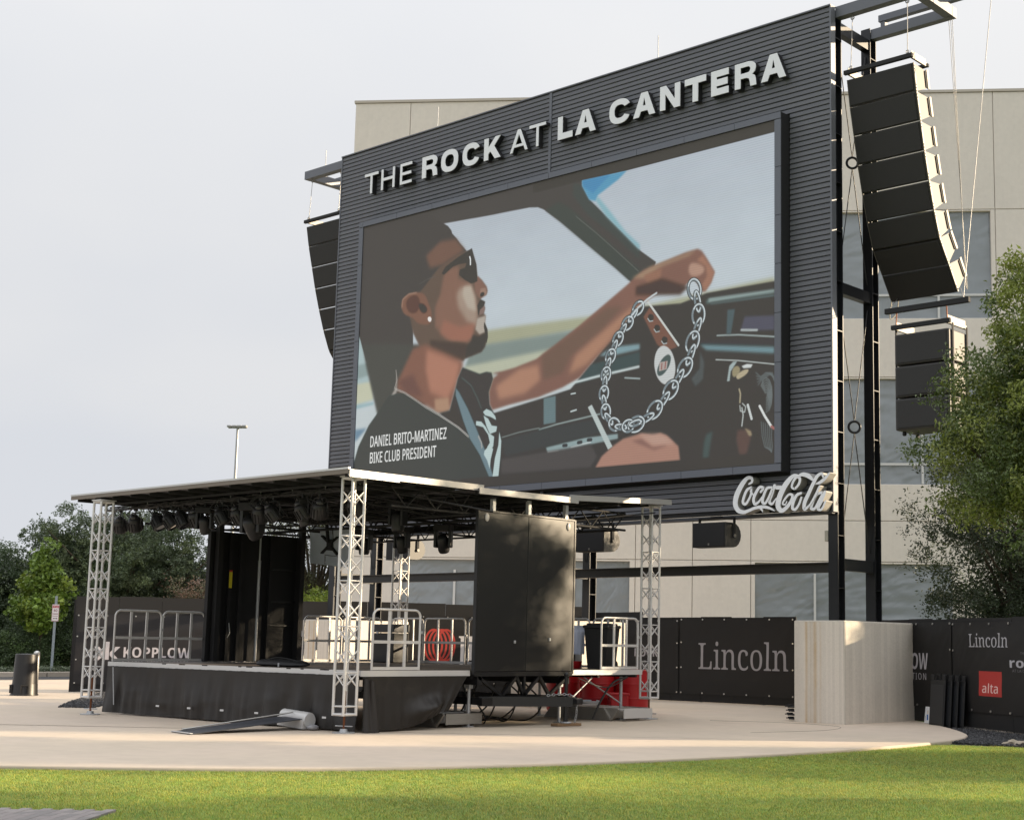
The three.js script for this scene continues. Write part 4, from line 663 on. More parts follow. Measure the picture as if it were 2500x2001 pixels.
function banner(key, label, x0, x1, y0, y1, draw, seed, base = '#0f0e10', px = 150) {
  const R = runs[key], w = x1 - x0, h = y1 - y0, cv = document.createElement('canvas'); cv.width = Math.min(1024, Math.round(w * px)); cv.height = Math.round(cv.width * h / w); const g = cv.getContext('2d'), s = cv.width / w;
  g.fillStyle = base; g.fillRect(0, 0, cv.width, cv.height); g.save(); g.scale(s, -s); g.translate(-x0, -y1); draw(g); g.restore();
  const tex = new THREE.CanvasTexture(cv); tex.colorSpace = THREE.SRGBColorSpace; tex.magFilter = THREE.LinearFilter;
  const nx = Math.round(w * 14), ny = 22, gm = new THREE.PlaneGeometry(w, h, nx, ny), p = gm.attributes.position, nz = noiseFn(5, seed, 3, 0.5), nf = noiseFn(16, seed + 5, 2, 0.5);
  for (let i = 0; i < p.count; i++) { const u = p.getX(i) / w + 0.5, v = p.getY(i) / h + 0.5, edge = Math.min(1, 5 * Math.min(u, 1 - u, v, 1 - v)); let z = 0.035 * nz(u, v) * edge; for (const [cx, cy] of [[0, 1], [1, 1], [0.0, 0.0]]) { const a = Math.atan2(v - cy, (u - cx) * w / h), r = Math.hypot((u - cx) * w / h, v - cy); z += 0.022 * nf((a * 0.9 + 7) % 1, 0.2) * clamp(1.1 - r * 0.8) * clamp(r * 3); } p.setZ(i, 0.004 + z); }
  gm.computeVertexNormals();
  const t = thing('banner', label, 'banner', [R.a[0], 0, R.a[1]], 'sponsor banners on the fence', R.ry);
  obj('vinyl', gm.translate((x0 + x1) / 2, (y0 + y1) / 2, 0.008), phys(0xffffff, 0.6, { map: tex, side: THREE.DoubleSide }), t);
  const rv = []; for (let x = x0 + 0.04; x < x1; x += Math.max(0.6, (w - 0.08) / Math.round(w / 0.75))) rv.push([x, y1 - 0.04], [x, y0 + 0.04]); for (const y of [0.35, 0.68]) rv.push([x0 + 0.04, y0 + h * y], [x1 - 0.04, y0 + h * y]);
  for (const [x, y] of rv) obj('eyelet', new THREE.CylinderGeometry(0.022, 0.022, 0.02, 10).rotateX(Math.PI / 2).translate(x, y, 0.03), M.steelBright, t);
}
// draw text with its left end at x, base at y, w wide and capitals h high (canvas has y upwards here)
function word(g, s, x, y, w, h, font, col, cap = 0.716) { g.save(); g.translate(x, y); g.scale(1, -1); g.font = font.replace('#', '100'); const m = g.measureText(s).width; g.scale(w / m, h / (100 * cap)); g.fillStyle = col; g.textBaseline = 'alphabetic'; g.fillText(s, 0, 0); g.restore(); }
const LGT = '#b9b6bd';
function kopplow(g, x, y, k) { // star-like K mark and two lines of words
  g.fillStyle = LGT; const q = (pts) => { g.beginPath(); pts.forEach(([a, b], i) => g[i ? 'lineTo' : 'moveTo'](x + a * k, y + b * k)); g.closePath(); g.fill(); };
  q([[0.27, 0.16], [0.40, 0.16], [0.40, 0.70], [0.27, 0.70]]); q([[0.42, 0.38], [0.58, 0.55], [0.72, 0.55], [0.52, 0.34], [0.72, 0.14], [0.56, 0.14], [0.42, 0.29]]); q([[0.25, 0.38], [0.10, 0.55], [-0.04, 0.55], [0.16, 0.34], [-0.04, 0.14], [0.11, 0.14], [0.25, 0.29]]);
  word(g, 'KOPPLOW', x + 0.78 * k, y + 0.24 * k, 2.0 * k, 0.30 * k, 'bold #px sans-serif', LGT);
  g.save(); g.letterSpacing = '14px'; word(g, 'CONSTRUCTION', x + 0.79 * k, y + 0.045 * k, 1.97 * k, 0.12 * k, '#px sans-serif', LGT); g.restore();
}
banner('A', 'dark banner with a white K mark and KOPPLOW CONSTRUCTION behind the left railings', 0.06, 4.9, 0.22, 2.24, (g) => kopplow(g, 0.62, 0.78, 0.96), 301, '#1c1b1f');
banner('A', 'dark banner with a small white cube mark seen beside the open trailer doors', 5.0, 8.4, 0.3, 2.36, (g) => { g.fillStyle = '#cfcfd4'; const q = (pts) => { g.beginPath(); pts.forEach(([a, b], i) => g[i ? 'lineTo' : 'moveTo'](6.37 + a, 1.79 + b)); g.closePath(); g.fill(); }; q([[0, 0.15], [0.12, 0.10], [0, 0.05], [-0.12, 0.10]]); q([[-0.13, 0.08], [-0.012, 0.03], [-0.012, -0.15], [-0.13, -0.10]]); q([[0.13, 0.08], [0.012, 0.03], [0.012, -0.15], [0.13, -0.10]]); }, 302, '#1c1b1f');
banner('A', 'dark banner with a red hooped globe and white letters seen above the stage deck', 8.6, 14.0, 0.3, 2.40, (g) => {
  g.strokeStyle = '#b23a32'; g.lineWidth = 0.062; for (const [cx, rx] of [[10.50, 0.27], [10.63, 0.27], [10.76, 0.27], [10.89, 0.27]]) { g.beginPath(); g.ellipse(cx, 1.5, rx, 0.47, 0, 0, 7); g.stroke(); }
  word(g, 'JLL', 11.28, 1.05, 1.1, 0.74, 'bold #px serif', '#d2d2d6');
}, 303);
banner('B', 'dark banner with pale capitals mostly hidden by the rear right stage leg', -0.9, 1.42, 0.22, 2.36, (g) => { word(g, 'ROCK', -0.30, 1.27, 0.95, 0.24, 'bold #px sans-serif', LGT); word(g, 'AT LA', -0.02, 0.95, 0.5, 0.2, '#px serif', LGT); }, 304);
banner('B', 'dark banner reading Lincoln in large letters left of the plinth', 1.50, 5.55, 0.22, 2.40, (g) => word(g, 'Lincoln', 2.17, 0.95, 3.2, 0.74, '#px serif', '#a9a7ae'), 305);
banner('C', 'dark banner with the end of KOPPLOW CONSTRUCTION right of the plinth', 4.1, 8.97, 0.33, 2.21, (g) => kopplow(g, 4.55, 0.88, 1.2), 306);
banner('C', 'dark banner with Lincoln, a red alta square and rock lettering at the right edge', 9.03, 13.8, 0.33, 2.19, (g) => {
  word(g, 'Lincoln', 9.77, 1.67, 1.62, 0.27, '#px serif', '#b5b4ba');
  g.fillStyle = '#b3342f'; g.fillRect(10.18, 0.67, 0.92, 0.51); word(g, 'alta', 10.30, 0.74, 0.68, 0.20, '#px sans-serif', '#e8c9c4', 0.76);
  word(g, 'rock', 11.38, 1.27, 1.3, 0.20, 'bold #px sans-serif', '#b5b4ba', 0.76); word(g, 'THE', 11.85, 1.53, 0.2, 0.05, '#px sans-serif', '#7c7b80'); word(g, 'AT LA CANTERA', 11.52, 1.185, 1.0, 0.05, '#px sans-serif', '#7c7b80');
}, 307);
// ---------------------------------------------------------------- mobile stage
const DY = 1.07, SXR = -20.5, SXL = -28.8, SZF = -17.15, SZB = -24.95;
const stage = thing('mobile_stage', 'trailer stage with silver roof, truss legs and black end walls', 'stage');
{
  // deck of long boards in an aluminium edge
  const r = mulberry(41), dm = [0.09, 0.105, 0.12].map((k) => std([k, k * 0.80, k * 0.64], 0.62, 0, { map: scaled(T.mottle, 0.9) }));
  for (let z = SZF - 0.06, i = 0; z > SZB + 0.1; z -= 0.30, i++) obj('deck_board', bx(SXR - SXL - 0.08, 0.03, 0.292, (SXR + SXL) / 2, DY - 0.017 + r() * 0.002, z - 0.15), dm[Math.floor(r() * 3)], stage);
  obj('deck_edge', span(SXL, SXR, DY - 0.10, DY + 0.004, SZF - 0.035, SZF), M.aluPaint, stage);
  obj('deck_edge', span(SXR - 0.035, SXR, DY - 0.10, DY + 0.003, -19.80, SZF - 0.036), M.alu, stage);
  obj('deck_edge', span(SXR - 0.035, SXR, DY - 0.10, DY + 0.003, SZB, -22.62), M.alu, stage);
  obj('deck_edge', span(SXL, SXL + 0.035, DY - 0.10, DY + 0.003, SZB, SZF - 0.036), M.alu, stage);
  obj('deck_edge', span(SXL + 0.036, SXR - 0.036, DY - 0.10, DY + 0.002, SZB, SZB + 0.035), M.alu, stage);
  for (let i = 0; i < 7; i++) obj('deck_joist', span(SXL + 0.05, SXR - 0.05, DY - 0.16, DY - 0.04, SZF - 0.3 - i * 1.22, SZF - 0.36 - i * 1.22), M.blackMat, stage);
  for (let i = 0; i < 11; i++) { const x = -28.2 + r() * 7.2; obj('tape_mark', span(x, x + 0.08 + r() * 0.12, DY - 0.012, DY + 0.0065, SZF - 0.03, SZF + 0.002), i === 7 ? M.wood : M.blackMat, stage); }
  // black end walls of the trailer
  for (const [z0, z1] of [[-21.222, -19.86], [-22.585, -21.228]]) obj('end_wall', rbx(0.06, 3.05, z1 - z0, 0.01, -20.45, 2.575, (z0 + z1) / 2, 0, 1), M.blackPanel, stage);
  obj('wall_frame', [span(-20.49, -20.41, 1.0, 4.13, -19.855, -19.82), span(-20.49, -20.41, 1.0, 4.13, -22.63, -22.59), span(-20.49, -20.41, 4.105, 4.14, -22.588, -19.857)], M.blackGloss, stage);
  for (const [z, y] of [[-20.05, 4.0], [-22.4, 3.98]]) obj('marker_lamp', new THREE.SphereGeometry(0.055, 12, 8).scale(0.5, 1.5, 1).translate(-20.41, y, z), std([0.55, 0.52, 0.48], 0.3), stage);
  for (const [z, y] of [[-20.9, 1.62], [-21.9, 1.68]]) obj('wall_latch', rbx(0.03, 0.06, 0.05, 0.01, -20.41, y, z), M.galv, stage);
  for (let i = 0; i < 3; i++) { const z0 = -19.42 - i * 0.85, z1 = z0 - 0.845; obj('end_wall', rbx(0.05, 2.92, 0.838, 0.01, -28.74, 2.55, (z0 + z1) / 2, 0, 1), M.blackMat, stage); }
  for (const z of [-19.45, -19.98, -20.27, -21.1, -21.9]) obj('wall_rib', span(-28.70, -28.62, 1.08, 4.0, z - 0.04, z + 0.04), M.blackMat, stage);
  for (const y of [1.9, 2.45, 3.2]) obj('wall_rail', span(-28.70, -28.665, y, y + 0.04, -21.86, -21.14), M.blackGloss, stage);
  tag(obj('warning_label', span(-28.618, -28.612, 2.74, 3.10, -20.03, -19.95), M.yellow, stage), 'narrow yellow warning label with a red top');
  obj('label_header', span(-28.618, -28.611, 3.101, 3.14, -20.03, -19.95), std([0.6, 0.06, 0.03], 0.6), stage);
  obj('crank_handle', [rod(V(-28.58, 1.95, -19.98), V(-28.56, 1.72, -20.0), 0.012, 6), rod(V(-28.56, 1.72, -20.0), V(-28.5, 1.62, -19.9), 0.012, 6)], M.galv, stage);
  obj('hydraulic_post', [rod(V(-28.56, 1.1, -20.72), V(-28.56, 3.4, -20.72), 0.035, 10), rod(V(-28.56, 3.4, -20.72), V(-28.56, 4.3, -20.72), 0.022, 10)], M.galv, stage);
  // posts that hold the roof on the end walls
  for (const z of [-20.25, -21.25, -22.35]) { obj('roof_post', span(-20.50, -20.42, 4.14, 4.42, z - 0.04, z + 0.04), M.galv, stage); }
  for (const z of [-19.6, -21.9]) obj('roof_post', span(-28.62, -28.48, 1.08, 4.4, z - 0.06, z + 0.06), M.blackMat, stage);
  // roof: three folding leaves, each with skin, fascia and joists
  const leaf = (x0, x1, z0, z1, y0, y1, fx) => { // y at z0 and z1
    const sk = new THREE.BoxGeometry(x1 - x0, 0.03, 1), p = sk.attributes.position; for (let i = 0; i < p.count; i++) { const t = p.getZ(i) > 0 ? 0 : 1; p.setXYZ(i, p.getX(i) + (x0 + x1) / 2, p.getY(i) + (t ? y1 : y0) - 0.02, t ? z1 : z0); } sk.computeVertexNormals();
    const roof = obj('roof_leaf', sk, std([0.09, 0.09, 0.10], 0.6), stage);
    const f = (y, z, yb, zb) => bar(V(fx, y - 0.055, z), V(fx, yb - 0.055, zb), 0.03, 0.115);
    obj('fascia', f(y0, z0 + 0.02, y1, z1), M.fascia, roof);
    for (let k = 0; k <= 13; k++) { const x = x0 + 0.15 + (x1 - x0 - 0.3) * k / 13; obj('joist', bar(V(x, y0 - 0.075, z0 - 0.05), V(x, y1 - 0.075, z1 + 0.03), 0.04, 0.08), M.blackMat, roof); }
    for (const t of [0.2, 0.5, 0.8]) obj('purlin', span(x0 + 0.1, x1 - 0.1, y0 + (y1 - y0) * t - 0.16, y0 + (y1 - y0) * t - 0.118, z0 + (z1 - z0) * t - 0.02, z0 + (z1 - z0) * t + 0.02), M.blackMat, roof);
    return roof;
  };
  const lf = leaf(-29.55, -20.28, -16.5, -19.78, 4.57, 4.59, -20.26); leaf(-29.4, -20.2, -19.62, -22.42, 4.52, 4.56, -20.18); leaf(-29.6, -20.3, -22.3, -25.62, 4.62, 4.80, -20.28);
  // front fascia with a thin pale upper lip
  obj('fascia', [bx(9.30, 0.075, 0.03, (-29.55 - 20.26) / 2, 4.535, -16.482)], std([0.20, 0.17, 0.14], 0.5, 0.4), lf); obj('fascia_lip', [bx(9.31, 0.035, 0.05, (-29.55 - 20.26) / 2, 4.592, -16.485)], M.aluPaint, lf);
  obj('corner_plate', [bx(0.012, 0.13, 1.15, -20.238, 4.505, -17.06)], M.aluPaint, lf);
  // trusses below the roof: chords with zigzag webs
  const flat = (xa, xb, z, y, hh, n) => { const l = [rod(V(xa, y, z), V(xb, y, z), 0.025, 6), rod(V(xa, y - hh, z), V(xb, y - hh, z), 0.025, 6)]; for (let i = 0; i < n; i++) { const x0 = xa + (xb - xa) * i / n, x1 = xa + (xb - xa) * (i + 0.5) / n, x2 = xa + (xb - xa) * (i + 1) / n; l.push(rod(V(x0, y, z), V(x1, y - hh, z), 0.014, 5), rod(V(x1, y - hh, z), V(x2, y, z), 0.014, 5)); } return l; };
  for (const z of [-19.75, -22.45, -24.2]) obj('roof_truss', flat(-29.3, -20.6, z, 4.42, 0.38, 12), M.blackMat, stage);
  const cross = (x, za, zb, y, hh, n) => { const l = [rod(V(x, y, za), V(x, y, zb), 0.025, 6), rod(V(x, y - hh, za), V(x, y - hh, zb), 0.025, 6)]; for (let i = 0; i < n; i++) { const z0 = za + (zb - za) * i / n, z1 = za + (zb - za) * (i + 0.5) / n, z2 = za + (zb - za) * (i + 1) / n; l.push(rod(V(x, y, z0), V(x, y - hh, z1), 0.014, 5), rod(V(x, y - hh, z1), V(x, y, z2), 0.014, 5)); } return l; };
  for (const x of [-20.75, -22.9, -25.2, -27.4, -28.9]) obj('roof_truss', cross(x, -17.9, -24.6, 4.43, 0.36, 9), M.blackMat, stage);
  for (let i = 0; i < 10; i++) { const x0 = -29 + i * 0.85; obj('roof_brace', rod(V(x0, 4.45, -17.6), V(x0 + 1.4, 4.06, -19.75), 0.018, 5), M.blackMat, stage); obj('roof_brace', rod(V(x0 + 1.2, 4.45, -24.9), V(x0, 4.06, -22.45), 0.018, 5), M.blackMat, stage); }
  // lighting pipes
  obj('lighting_pipe', [rod(V(-30.2, 4.40, -17.72), V(-21.2, 4.40, -17.72), 0.03, 10), rod(V(-30.2, 4.47, -17.80), V(-21.2, 4.47, -17.80), 0.022, 8)], M.par, stage);
  obj('lighting_pipe', rod(V(-29.0, 4.06, -21.0), V(-21.0, 4.06, -21.0), 0.03, 10), M.blackMat, stage);
  for (let i = 0; i < 9; i++) obj('pipe_hanger', rod(V(-29.6 + i * 1.02, 4.41, -17.72), V(-29.6 + i * 1.02, 4.52, -17.72), 0.012, 5), M.galv, stage);
  // truss legs with screw jacks
  const leg = (x, z, top, bot, foot) => {
    const s = 0.14, lg = new THREE.Group(); lg.name = 'leg'; lg.position.set(x, 0, z); stage.add(lg);
    const C = [[s, s], [s, -s], [-s, -s], [-s, s]];
    for (const [a, b] of C) obj('chord', rod(V(a, bot, b), V(a, top, b), 0.026, 10), M.truss, lg);
    for (let f = 0; f < 4; f++) { const [a, b] = C[f], [c, d] = C[(f + 1) % 4]; let k = 0; for (let y = top - 0.22; y > bot + 0.36; y -= 0.40, k++) { obj('lacing', [rod(V(a, y, b), V(c, y - 0.25, d), 0.011, 6), rod(V(c, y, d), V(a, y - 0.25, b), 0.011, 6)], M.truss, lg); if (k % 2 === 1) obj('rung', rod(V(a, y - 0.40, b), V(c, y - 0.40, d), 0.012, 6), M.truss, lg); }
      obj('end_ring', [rod(V(a, bot + 0.02, b), V(c, bot + 0.02, d), 0.024, 8), rod(V(a, bot + 0.16, b), V(c, bot + 0.16, d), 0.015, 6), rod(V(a, top, b), V(c, top, d), 0.024, 8)], M.truss, lg); }
    obj('head_plate', bx(0.36, 0.02, 0.36, 0, top + 0.03, 0), M.truss, lg);
    obj('jack_screw', rod(V(0, foot + 0.03, 0), V(0, bot + 0.42, 0), 0.02, 8), M.rust, lg);
    obj('jack_handle', rod(V(-0.17, foot + 0.12, 0.05), V(0.17, foot + 0.12, -0.05), 0.011, 6), M.galv, lg);
    obj('foot_plate', [new THREE.CylinderGeometry(0.20, 0.20, 0.018, 20).translate(0, foot + 0.010, 0), new THREE.CylinderGeometry(0.06, 0.08, 0.06, 12).translate(0, foot + 0.045, 0)], M.galv, lg);
  };
  leg(-20.58, -16.87, 4.46, 0.30, 0); leg(-28.35, -16.55, 4.40, 0.34, 0); leg(-20.75, -25.50, 4.66, 0.44, 0); leg(-29.2, -25.6, 4.42, 0.4, 0);
  // trailer chassis and under-stage steel
  for (const z of [-19.98, -22.46]) obj('chassis_rail', span(-28.6, -20.42, 0.80, 0.96, z - 0.06, z + 0.06), M.blackGloss, stage);
  for (const z of [-20.1, -22.35]) obj('chassis_rail', span(-28.6, -20.40, 0.42, 0.56, z - 0.05, z + 0.05), M.blackGloss, stage);
  const web = [[-19.95, 0.95, -20.62, 0.58], [-20.62, 0.58, -21.0, 0.95], [-21.0, 0.95, -21.22, 0.58], [-21.22, 0.58, -21.65, 0.95], [-21.65, 0.95, -21.95, 0.58], [-21.95, 0.58, -22.5, 0.95], [-21.22, 0.58, -21.22, 0.95]];
  for (const [za, ya, zb, yb] of web) obj('end_brace', bar(V(-20.45, ya, za), V(-20.45, yb, zb), 0.06, 0.06), M.blackGloss, stage);
  obj('end_beam', span(-20.50, -20.41, 0.96, 1.045, -22.6, -19.85), M.blackGloss, stage); obj('end_beam', span(-20.50, -20.41, 0.545, 0.585, -22.2, -20.3), M.blackGloss, stage);
  obj('tongue_beam', [bar(V(-20.5, 0.49, -20.05), V(-19.45, 0.49, -21.55), 0.10, 0.18)], M.blackGloss, stage); obj('tongue_beam', [bar(V(-20.5, 0.489, -22.35), V(-19.45, 0.489, -21.62), 0.10, 0.179)], M.blackGloss, stage);
  obj('tongue_beam', span(-20.40, -20.31, 0.42, 0.56, -22.2, -19.95), M.blackGloss, stage);
  obj('coupler', rbx(0.3, 0.12, 0.16, 0.03, -19.42, 0.5, -21.60), M.blackGloss, stage);
  obj('tongue_jack', [rod(V(-19.9, 0.09, -21.86), V(-19.9, 0.55, -21.86), 0.05, 12), rod(V(-19.9, 0.55, -21.86), V(-19.9, 0.98, -21.86), 0.035, 12), new THREE.SphereGeometry(0.05, 10, 8).translate(-19.9, 1.0, -21.86)], M.blackGloss, stage);
  obj('jack_foot', new THREE.CylinderGeometry(0.11, 0.12, 0.025, 16).translate(-19.9, 0.075, -21.86), M.galv, stage);
  obj('name_plate', span(-19.98, -19.97, 0.46, 0.53, -21.0, -20.75), M.galv, stage);
  // safety chain: links draped over the tongue
  { const c = new THREE.CatmullRomCurve3([V(-19.95, 0.6, -21.4), V(-19.85, 0.62, -21.7), V(-19.75, 0.56, -21.95), V(-19.78, 0.3, -22.05), V(-19.8, 0.06, -22.02)]), n = 22; for (let i = 0; i < n; i++) { const p = c.getPoint(i / (n - 1)), d = c.getTangent(i / (n - 1)), g = new THREE.TorusGeometry(0.022, 0.006, 5, 10).scale(1.4, 1, 1); g.rotateX(i & 1 ? Math.PI / 2 : 0); g.applyQuaternion(new THREE.Quaternion().setFromUnitVectors(V(1, 0, 0), d)); obj('safety_chain', g.translate(p.x, p.y, p.z), M.galv, stage); } }
  const post = (x, z, top, foot = 0) => [rod(V(x, foot + 0.02, z), V(x, top, z), 0.035, 10), bx(0.16, 0.02, 0.16, x, foot + 0.011, z)];
  for (const [x, z] of [[-20.72, -20.0], [-20.85, -22.7], [-28.4, -20.0], [-28.4, -22.6]]) obj('levelling_jack', [...post(x, z, 0.82), rbx(0.12, 0.12, 0.10, 0.01, x, 0.78, z)], M.galv, stage);
  for (const [x, z] of [[-20.8, -17.6], [-22.9, -17.6], [-25, -17.6], [-27.1, -17.6], [-28.5, -17.6], [-20.8, -24.6], [-23.2, -24.6], [-25.6, -24.6], [-28.3, -24.6], [-22.9, -20.4], [-24.9, -20.6], [-26.6, -20.4], [-23.4, -22.2], [-25.6, -22.2]]) obj('deck_leg', post(x, z, DY - 0.15), M.galv, stage);
  for (const [x, z, x2, z2] of [[-20.8, -24.6, -20.8, -23.4], [-20.75, -22.75, -20.75, -23.6], [-22.9, -20.4, -24.0, -20.4], [-24.9, -20.6, -24.0, -20.6], [-23.4, -22.2, -24.4, -22.2]]) obj('deck_brace', rod(V(x, 0.35, z), V(x2, DY - 0.16, z2), 0.018, 6), M.galv, stage);
  for (const z of [-20.1, -22.3]) obj('axle_wheel', [new THREE.TorusGeometry(0.27, 0.11, 10, 24).translate(-25.2, 0.38, z), new THREE.CylinderGeometry(0.2, 0.2, 0.12, 16).rotateX(Math.PI / 2).translate(-25.2, 0.38, z)], M.blackMat, stage);
  for (let i = 0; i < 8; i++) { const z = -20.2 - i * 0.3; obj('hose', tube([V(-20.9 - r() * 0.8, 0.8, z), V(-20.9 - r(), 0.35 + r() * 0.2, z - 0.1), V(-21.2 - r(), 0.06, z - 0.2), V(-22.2 - r(), 0.05, z - 0.4)], 0.018, 20, 5), M.cable, stage); }
  obj('platform_cable', tube([V(-20.6, 0.9, -23.0), V(-20.55, 0.75, -23.5), V(-20.6, 0.72, -24.0), V(-20.6, 0.92, -24.6)], 0.012, 24, 5), M.cable, stage);
  obj('platform_cable', tube([V(-20.55, 0.93, -24.5), V(-20.6, 0.8, -24.1), V(-20.7, 0.45, -23.85), V(-20.8, 0.05, -23.7)], 0.022, 24, 6), M.cable, stage);
}
// vinyl skirt round the front and the near end: hanging folds
{
  const sk = thing('stage_skirt', 'shiny dark brown vinyl skirt hanging from the stage deck', 'curtain');
  const sheet = (n, m, f) => { const g = new THREE.PlaneGeometry(1, 1, n, m), p = g.attributes.position; for (let i = 0; i < p.count; i++) p.setXYZ(i, ...f(p.getX(i) + 0.5, 0.5 - p.getY(i))); g.computeVertexNormals(); return g; };
  const nf = noiseFn(30, 88, 2, 0.45), ng = noiseFn(5, 89, 3, 0.5);
  // front: u along x, v downwards
  obj('front_sheet', sheet(420, 36, (u, v) => { const x = SXL + 0.02 + u * (SXR - SXL - 0.05), grow = smooth(clamp(v * 1.3)), fold = nf(u, 0.2 + v * 0.02) - 0.5, big = ng(u, v * 0.4) - 0.5, top = DY - 0.085 + 0.010 * (nf((u * 3) % 1, 0.7) - 0.5); return [x + 0.03 * fold * grow, top - v * (top - 0.02 - 0.02 * ng(u, 0.9)), SZF + 0.012 + (0.15 * fold + 0.08 * big + 0.05 * v) * grow]; }), M.skirt, sk);
  // near end: pulled up towards the tongue, with a corner bunch
  obj('side_sheet', sheet(160, 36, (u, v) => { const z = SZF - 0.02 - u * 2.55, lift = 0.03 + 0.30 * smooth(clamp((u - 0.25) / 0.75)), lead = clamp((u - 0.55) / 0.45), fold = nf((u * 0.4 + 0.3) % 1, 0.5) - 0.5, bul = Math.exp(-Math.pow((u - 0.62) / 0.16, 2) - Math.pow((v - 0.72) / 0.18, 2)); return [SXR + 0.012 + (0.10 * fold + 0.05) * smooth(v) + 0.22 * bul, DY - 0.10 - v * (DY - 0.10 - lift), z + 0.55 * lead * v * 0.9]; }), M.skirt, sk);
  obj('corner_bunch', sheet(60, 30, (u, v) => { const a = u * Math.PI * 1.7 - 0.4, rr = 0.07 + 0.07 * v + 0.035 * Math.sin(u * 17 + v * 2), top = 0.94 - 0.10 * Math.abs(u - 0.5); return [SXR + 0.10 + Math.cos(a) * rr + 0.06 * v, top - v * (top - 0.01), SZF + 0.0 - 0.12 + Math.sin(a) * rr]; }), M.skirt, sk);
  const r = mulberry(14); for (const x of [-26.6, -25.5, -24.4, -23.3, -22.2, -21.3]) obj('patch_label', bx(0.10, 0.035, 0.004, x, 0.22 + r() * 0.03, SZF + 0.15, 0.1), M.tape, sk);
  obj('tape_strip', bx(0.035, 0.78, 0.004, -28.35, 0.58, SZF + 0.11, 0, 0.06, 0.05), std([0.40, 0.42, 0.44], 0.5), sk);
}
// railings on the deck: each panel lifts out on its own
function railing(label, x, z, ry, w = 1.12) { // base left corner at x,z; runs along local +x
  const t = thing('guard_rail', label, 'railing', [x, DY + 0.012, z], 'aluminium guard rails on the stage', ry), h = 1.08, s = 0.022, R = 0.13;
  const arcp = (cx, cy, a0, a1) => Array.from({ length: 7 }, (_, i) => { const a = a0 + (a1 - a0) * i / 6; return V(cx + Math.cos(a) * R, cy + Math.sin(a) * R, 0); });
  obj('frame', [rod(V(0, 0, 0), V(0, h - R, 0), s, 8), tubePath([...arcp(R, h - R, Math.PI, Math.PI / 2)], s), rod(V(R, h, 0), V(w - R, h, 0), s, 8), tubePath(arcp(w - R, h - R, Math.PI / 2, 0), s), rod(V(w, h - R, 0), V(w, 0, 0), s, 8)], M.alu, t);
  obj('bottom_rail', bar(V(s, 0.03, 0), V(w - s, 0.03, 0), 0.03, 0.055), M.alu, t); obj('mid_rail', bar(V(s, 0.50, 0), V(w - s, 0.50, 0), 0.03, 0.055), M.alu, t);
  for (const k of [0.34, 0.68]) obj('upright', [bar(V(w * k, 0.06, 0), V(w * k, 0.472, 0), 0.028, 0.05), bar(V(w * k, 0.528, 0), V(w * k, h - s, 0), 0.028, 0.05)], M.alu, t);
  obj('clamp', rbx(0.06, 0.05, 0.05, 0.01, w + 0.03, 0.68, 0), M.galv, t); return t;
}
function tubePath(p, r) { return new THREE.TubeGeometry(new THREE.CatmullRomCurve3(p), 8, r, 8, false); }
const H = Math.PI / 2;
railing('guard rail at the front left corner of the deck', SXL + 0.03, -17.24, H); railing('guard rail on the left end, between the corner rail and black doors', SXL + 0.03, -18.40, H, 1.06);
railing('lone near guard rail on the right end, beside the front corner', SXR - 0.03, -17.40, H);
railing('guard rail on the left end behind the black doors', SXL + 0.03, -22.25, H); railing('guard rail at the rear left corner of the deck', SXL + 0.03, -23.45, H, 1.2);
railing('rear guard rail, leftmost on the back edge beside the black case', SXL + 0.15, SZB + 0.04, 0, 1.15); railing('rear guard rail in front of the red globe banner', -27.45, SZB + 0.04, 0, 1.45); railing('rear guard rail partly hidden by the dappled end wall', -25.88, SZB + 0.04, 0, 1.2);
railing('rear guard rail just right of the dappled end wall', -23.05, SZB + 0.04, 0, 1.05); railing('rear guard rail at the right rear corner', -21.90, SZB + 0.04, 0, 1.28);
railing('guard rail on the right end in front of the black bin', SXR - 0.03, -23.62, H, 1.2);
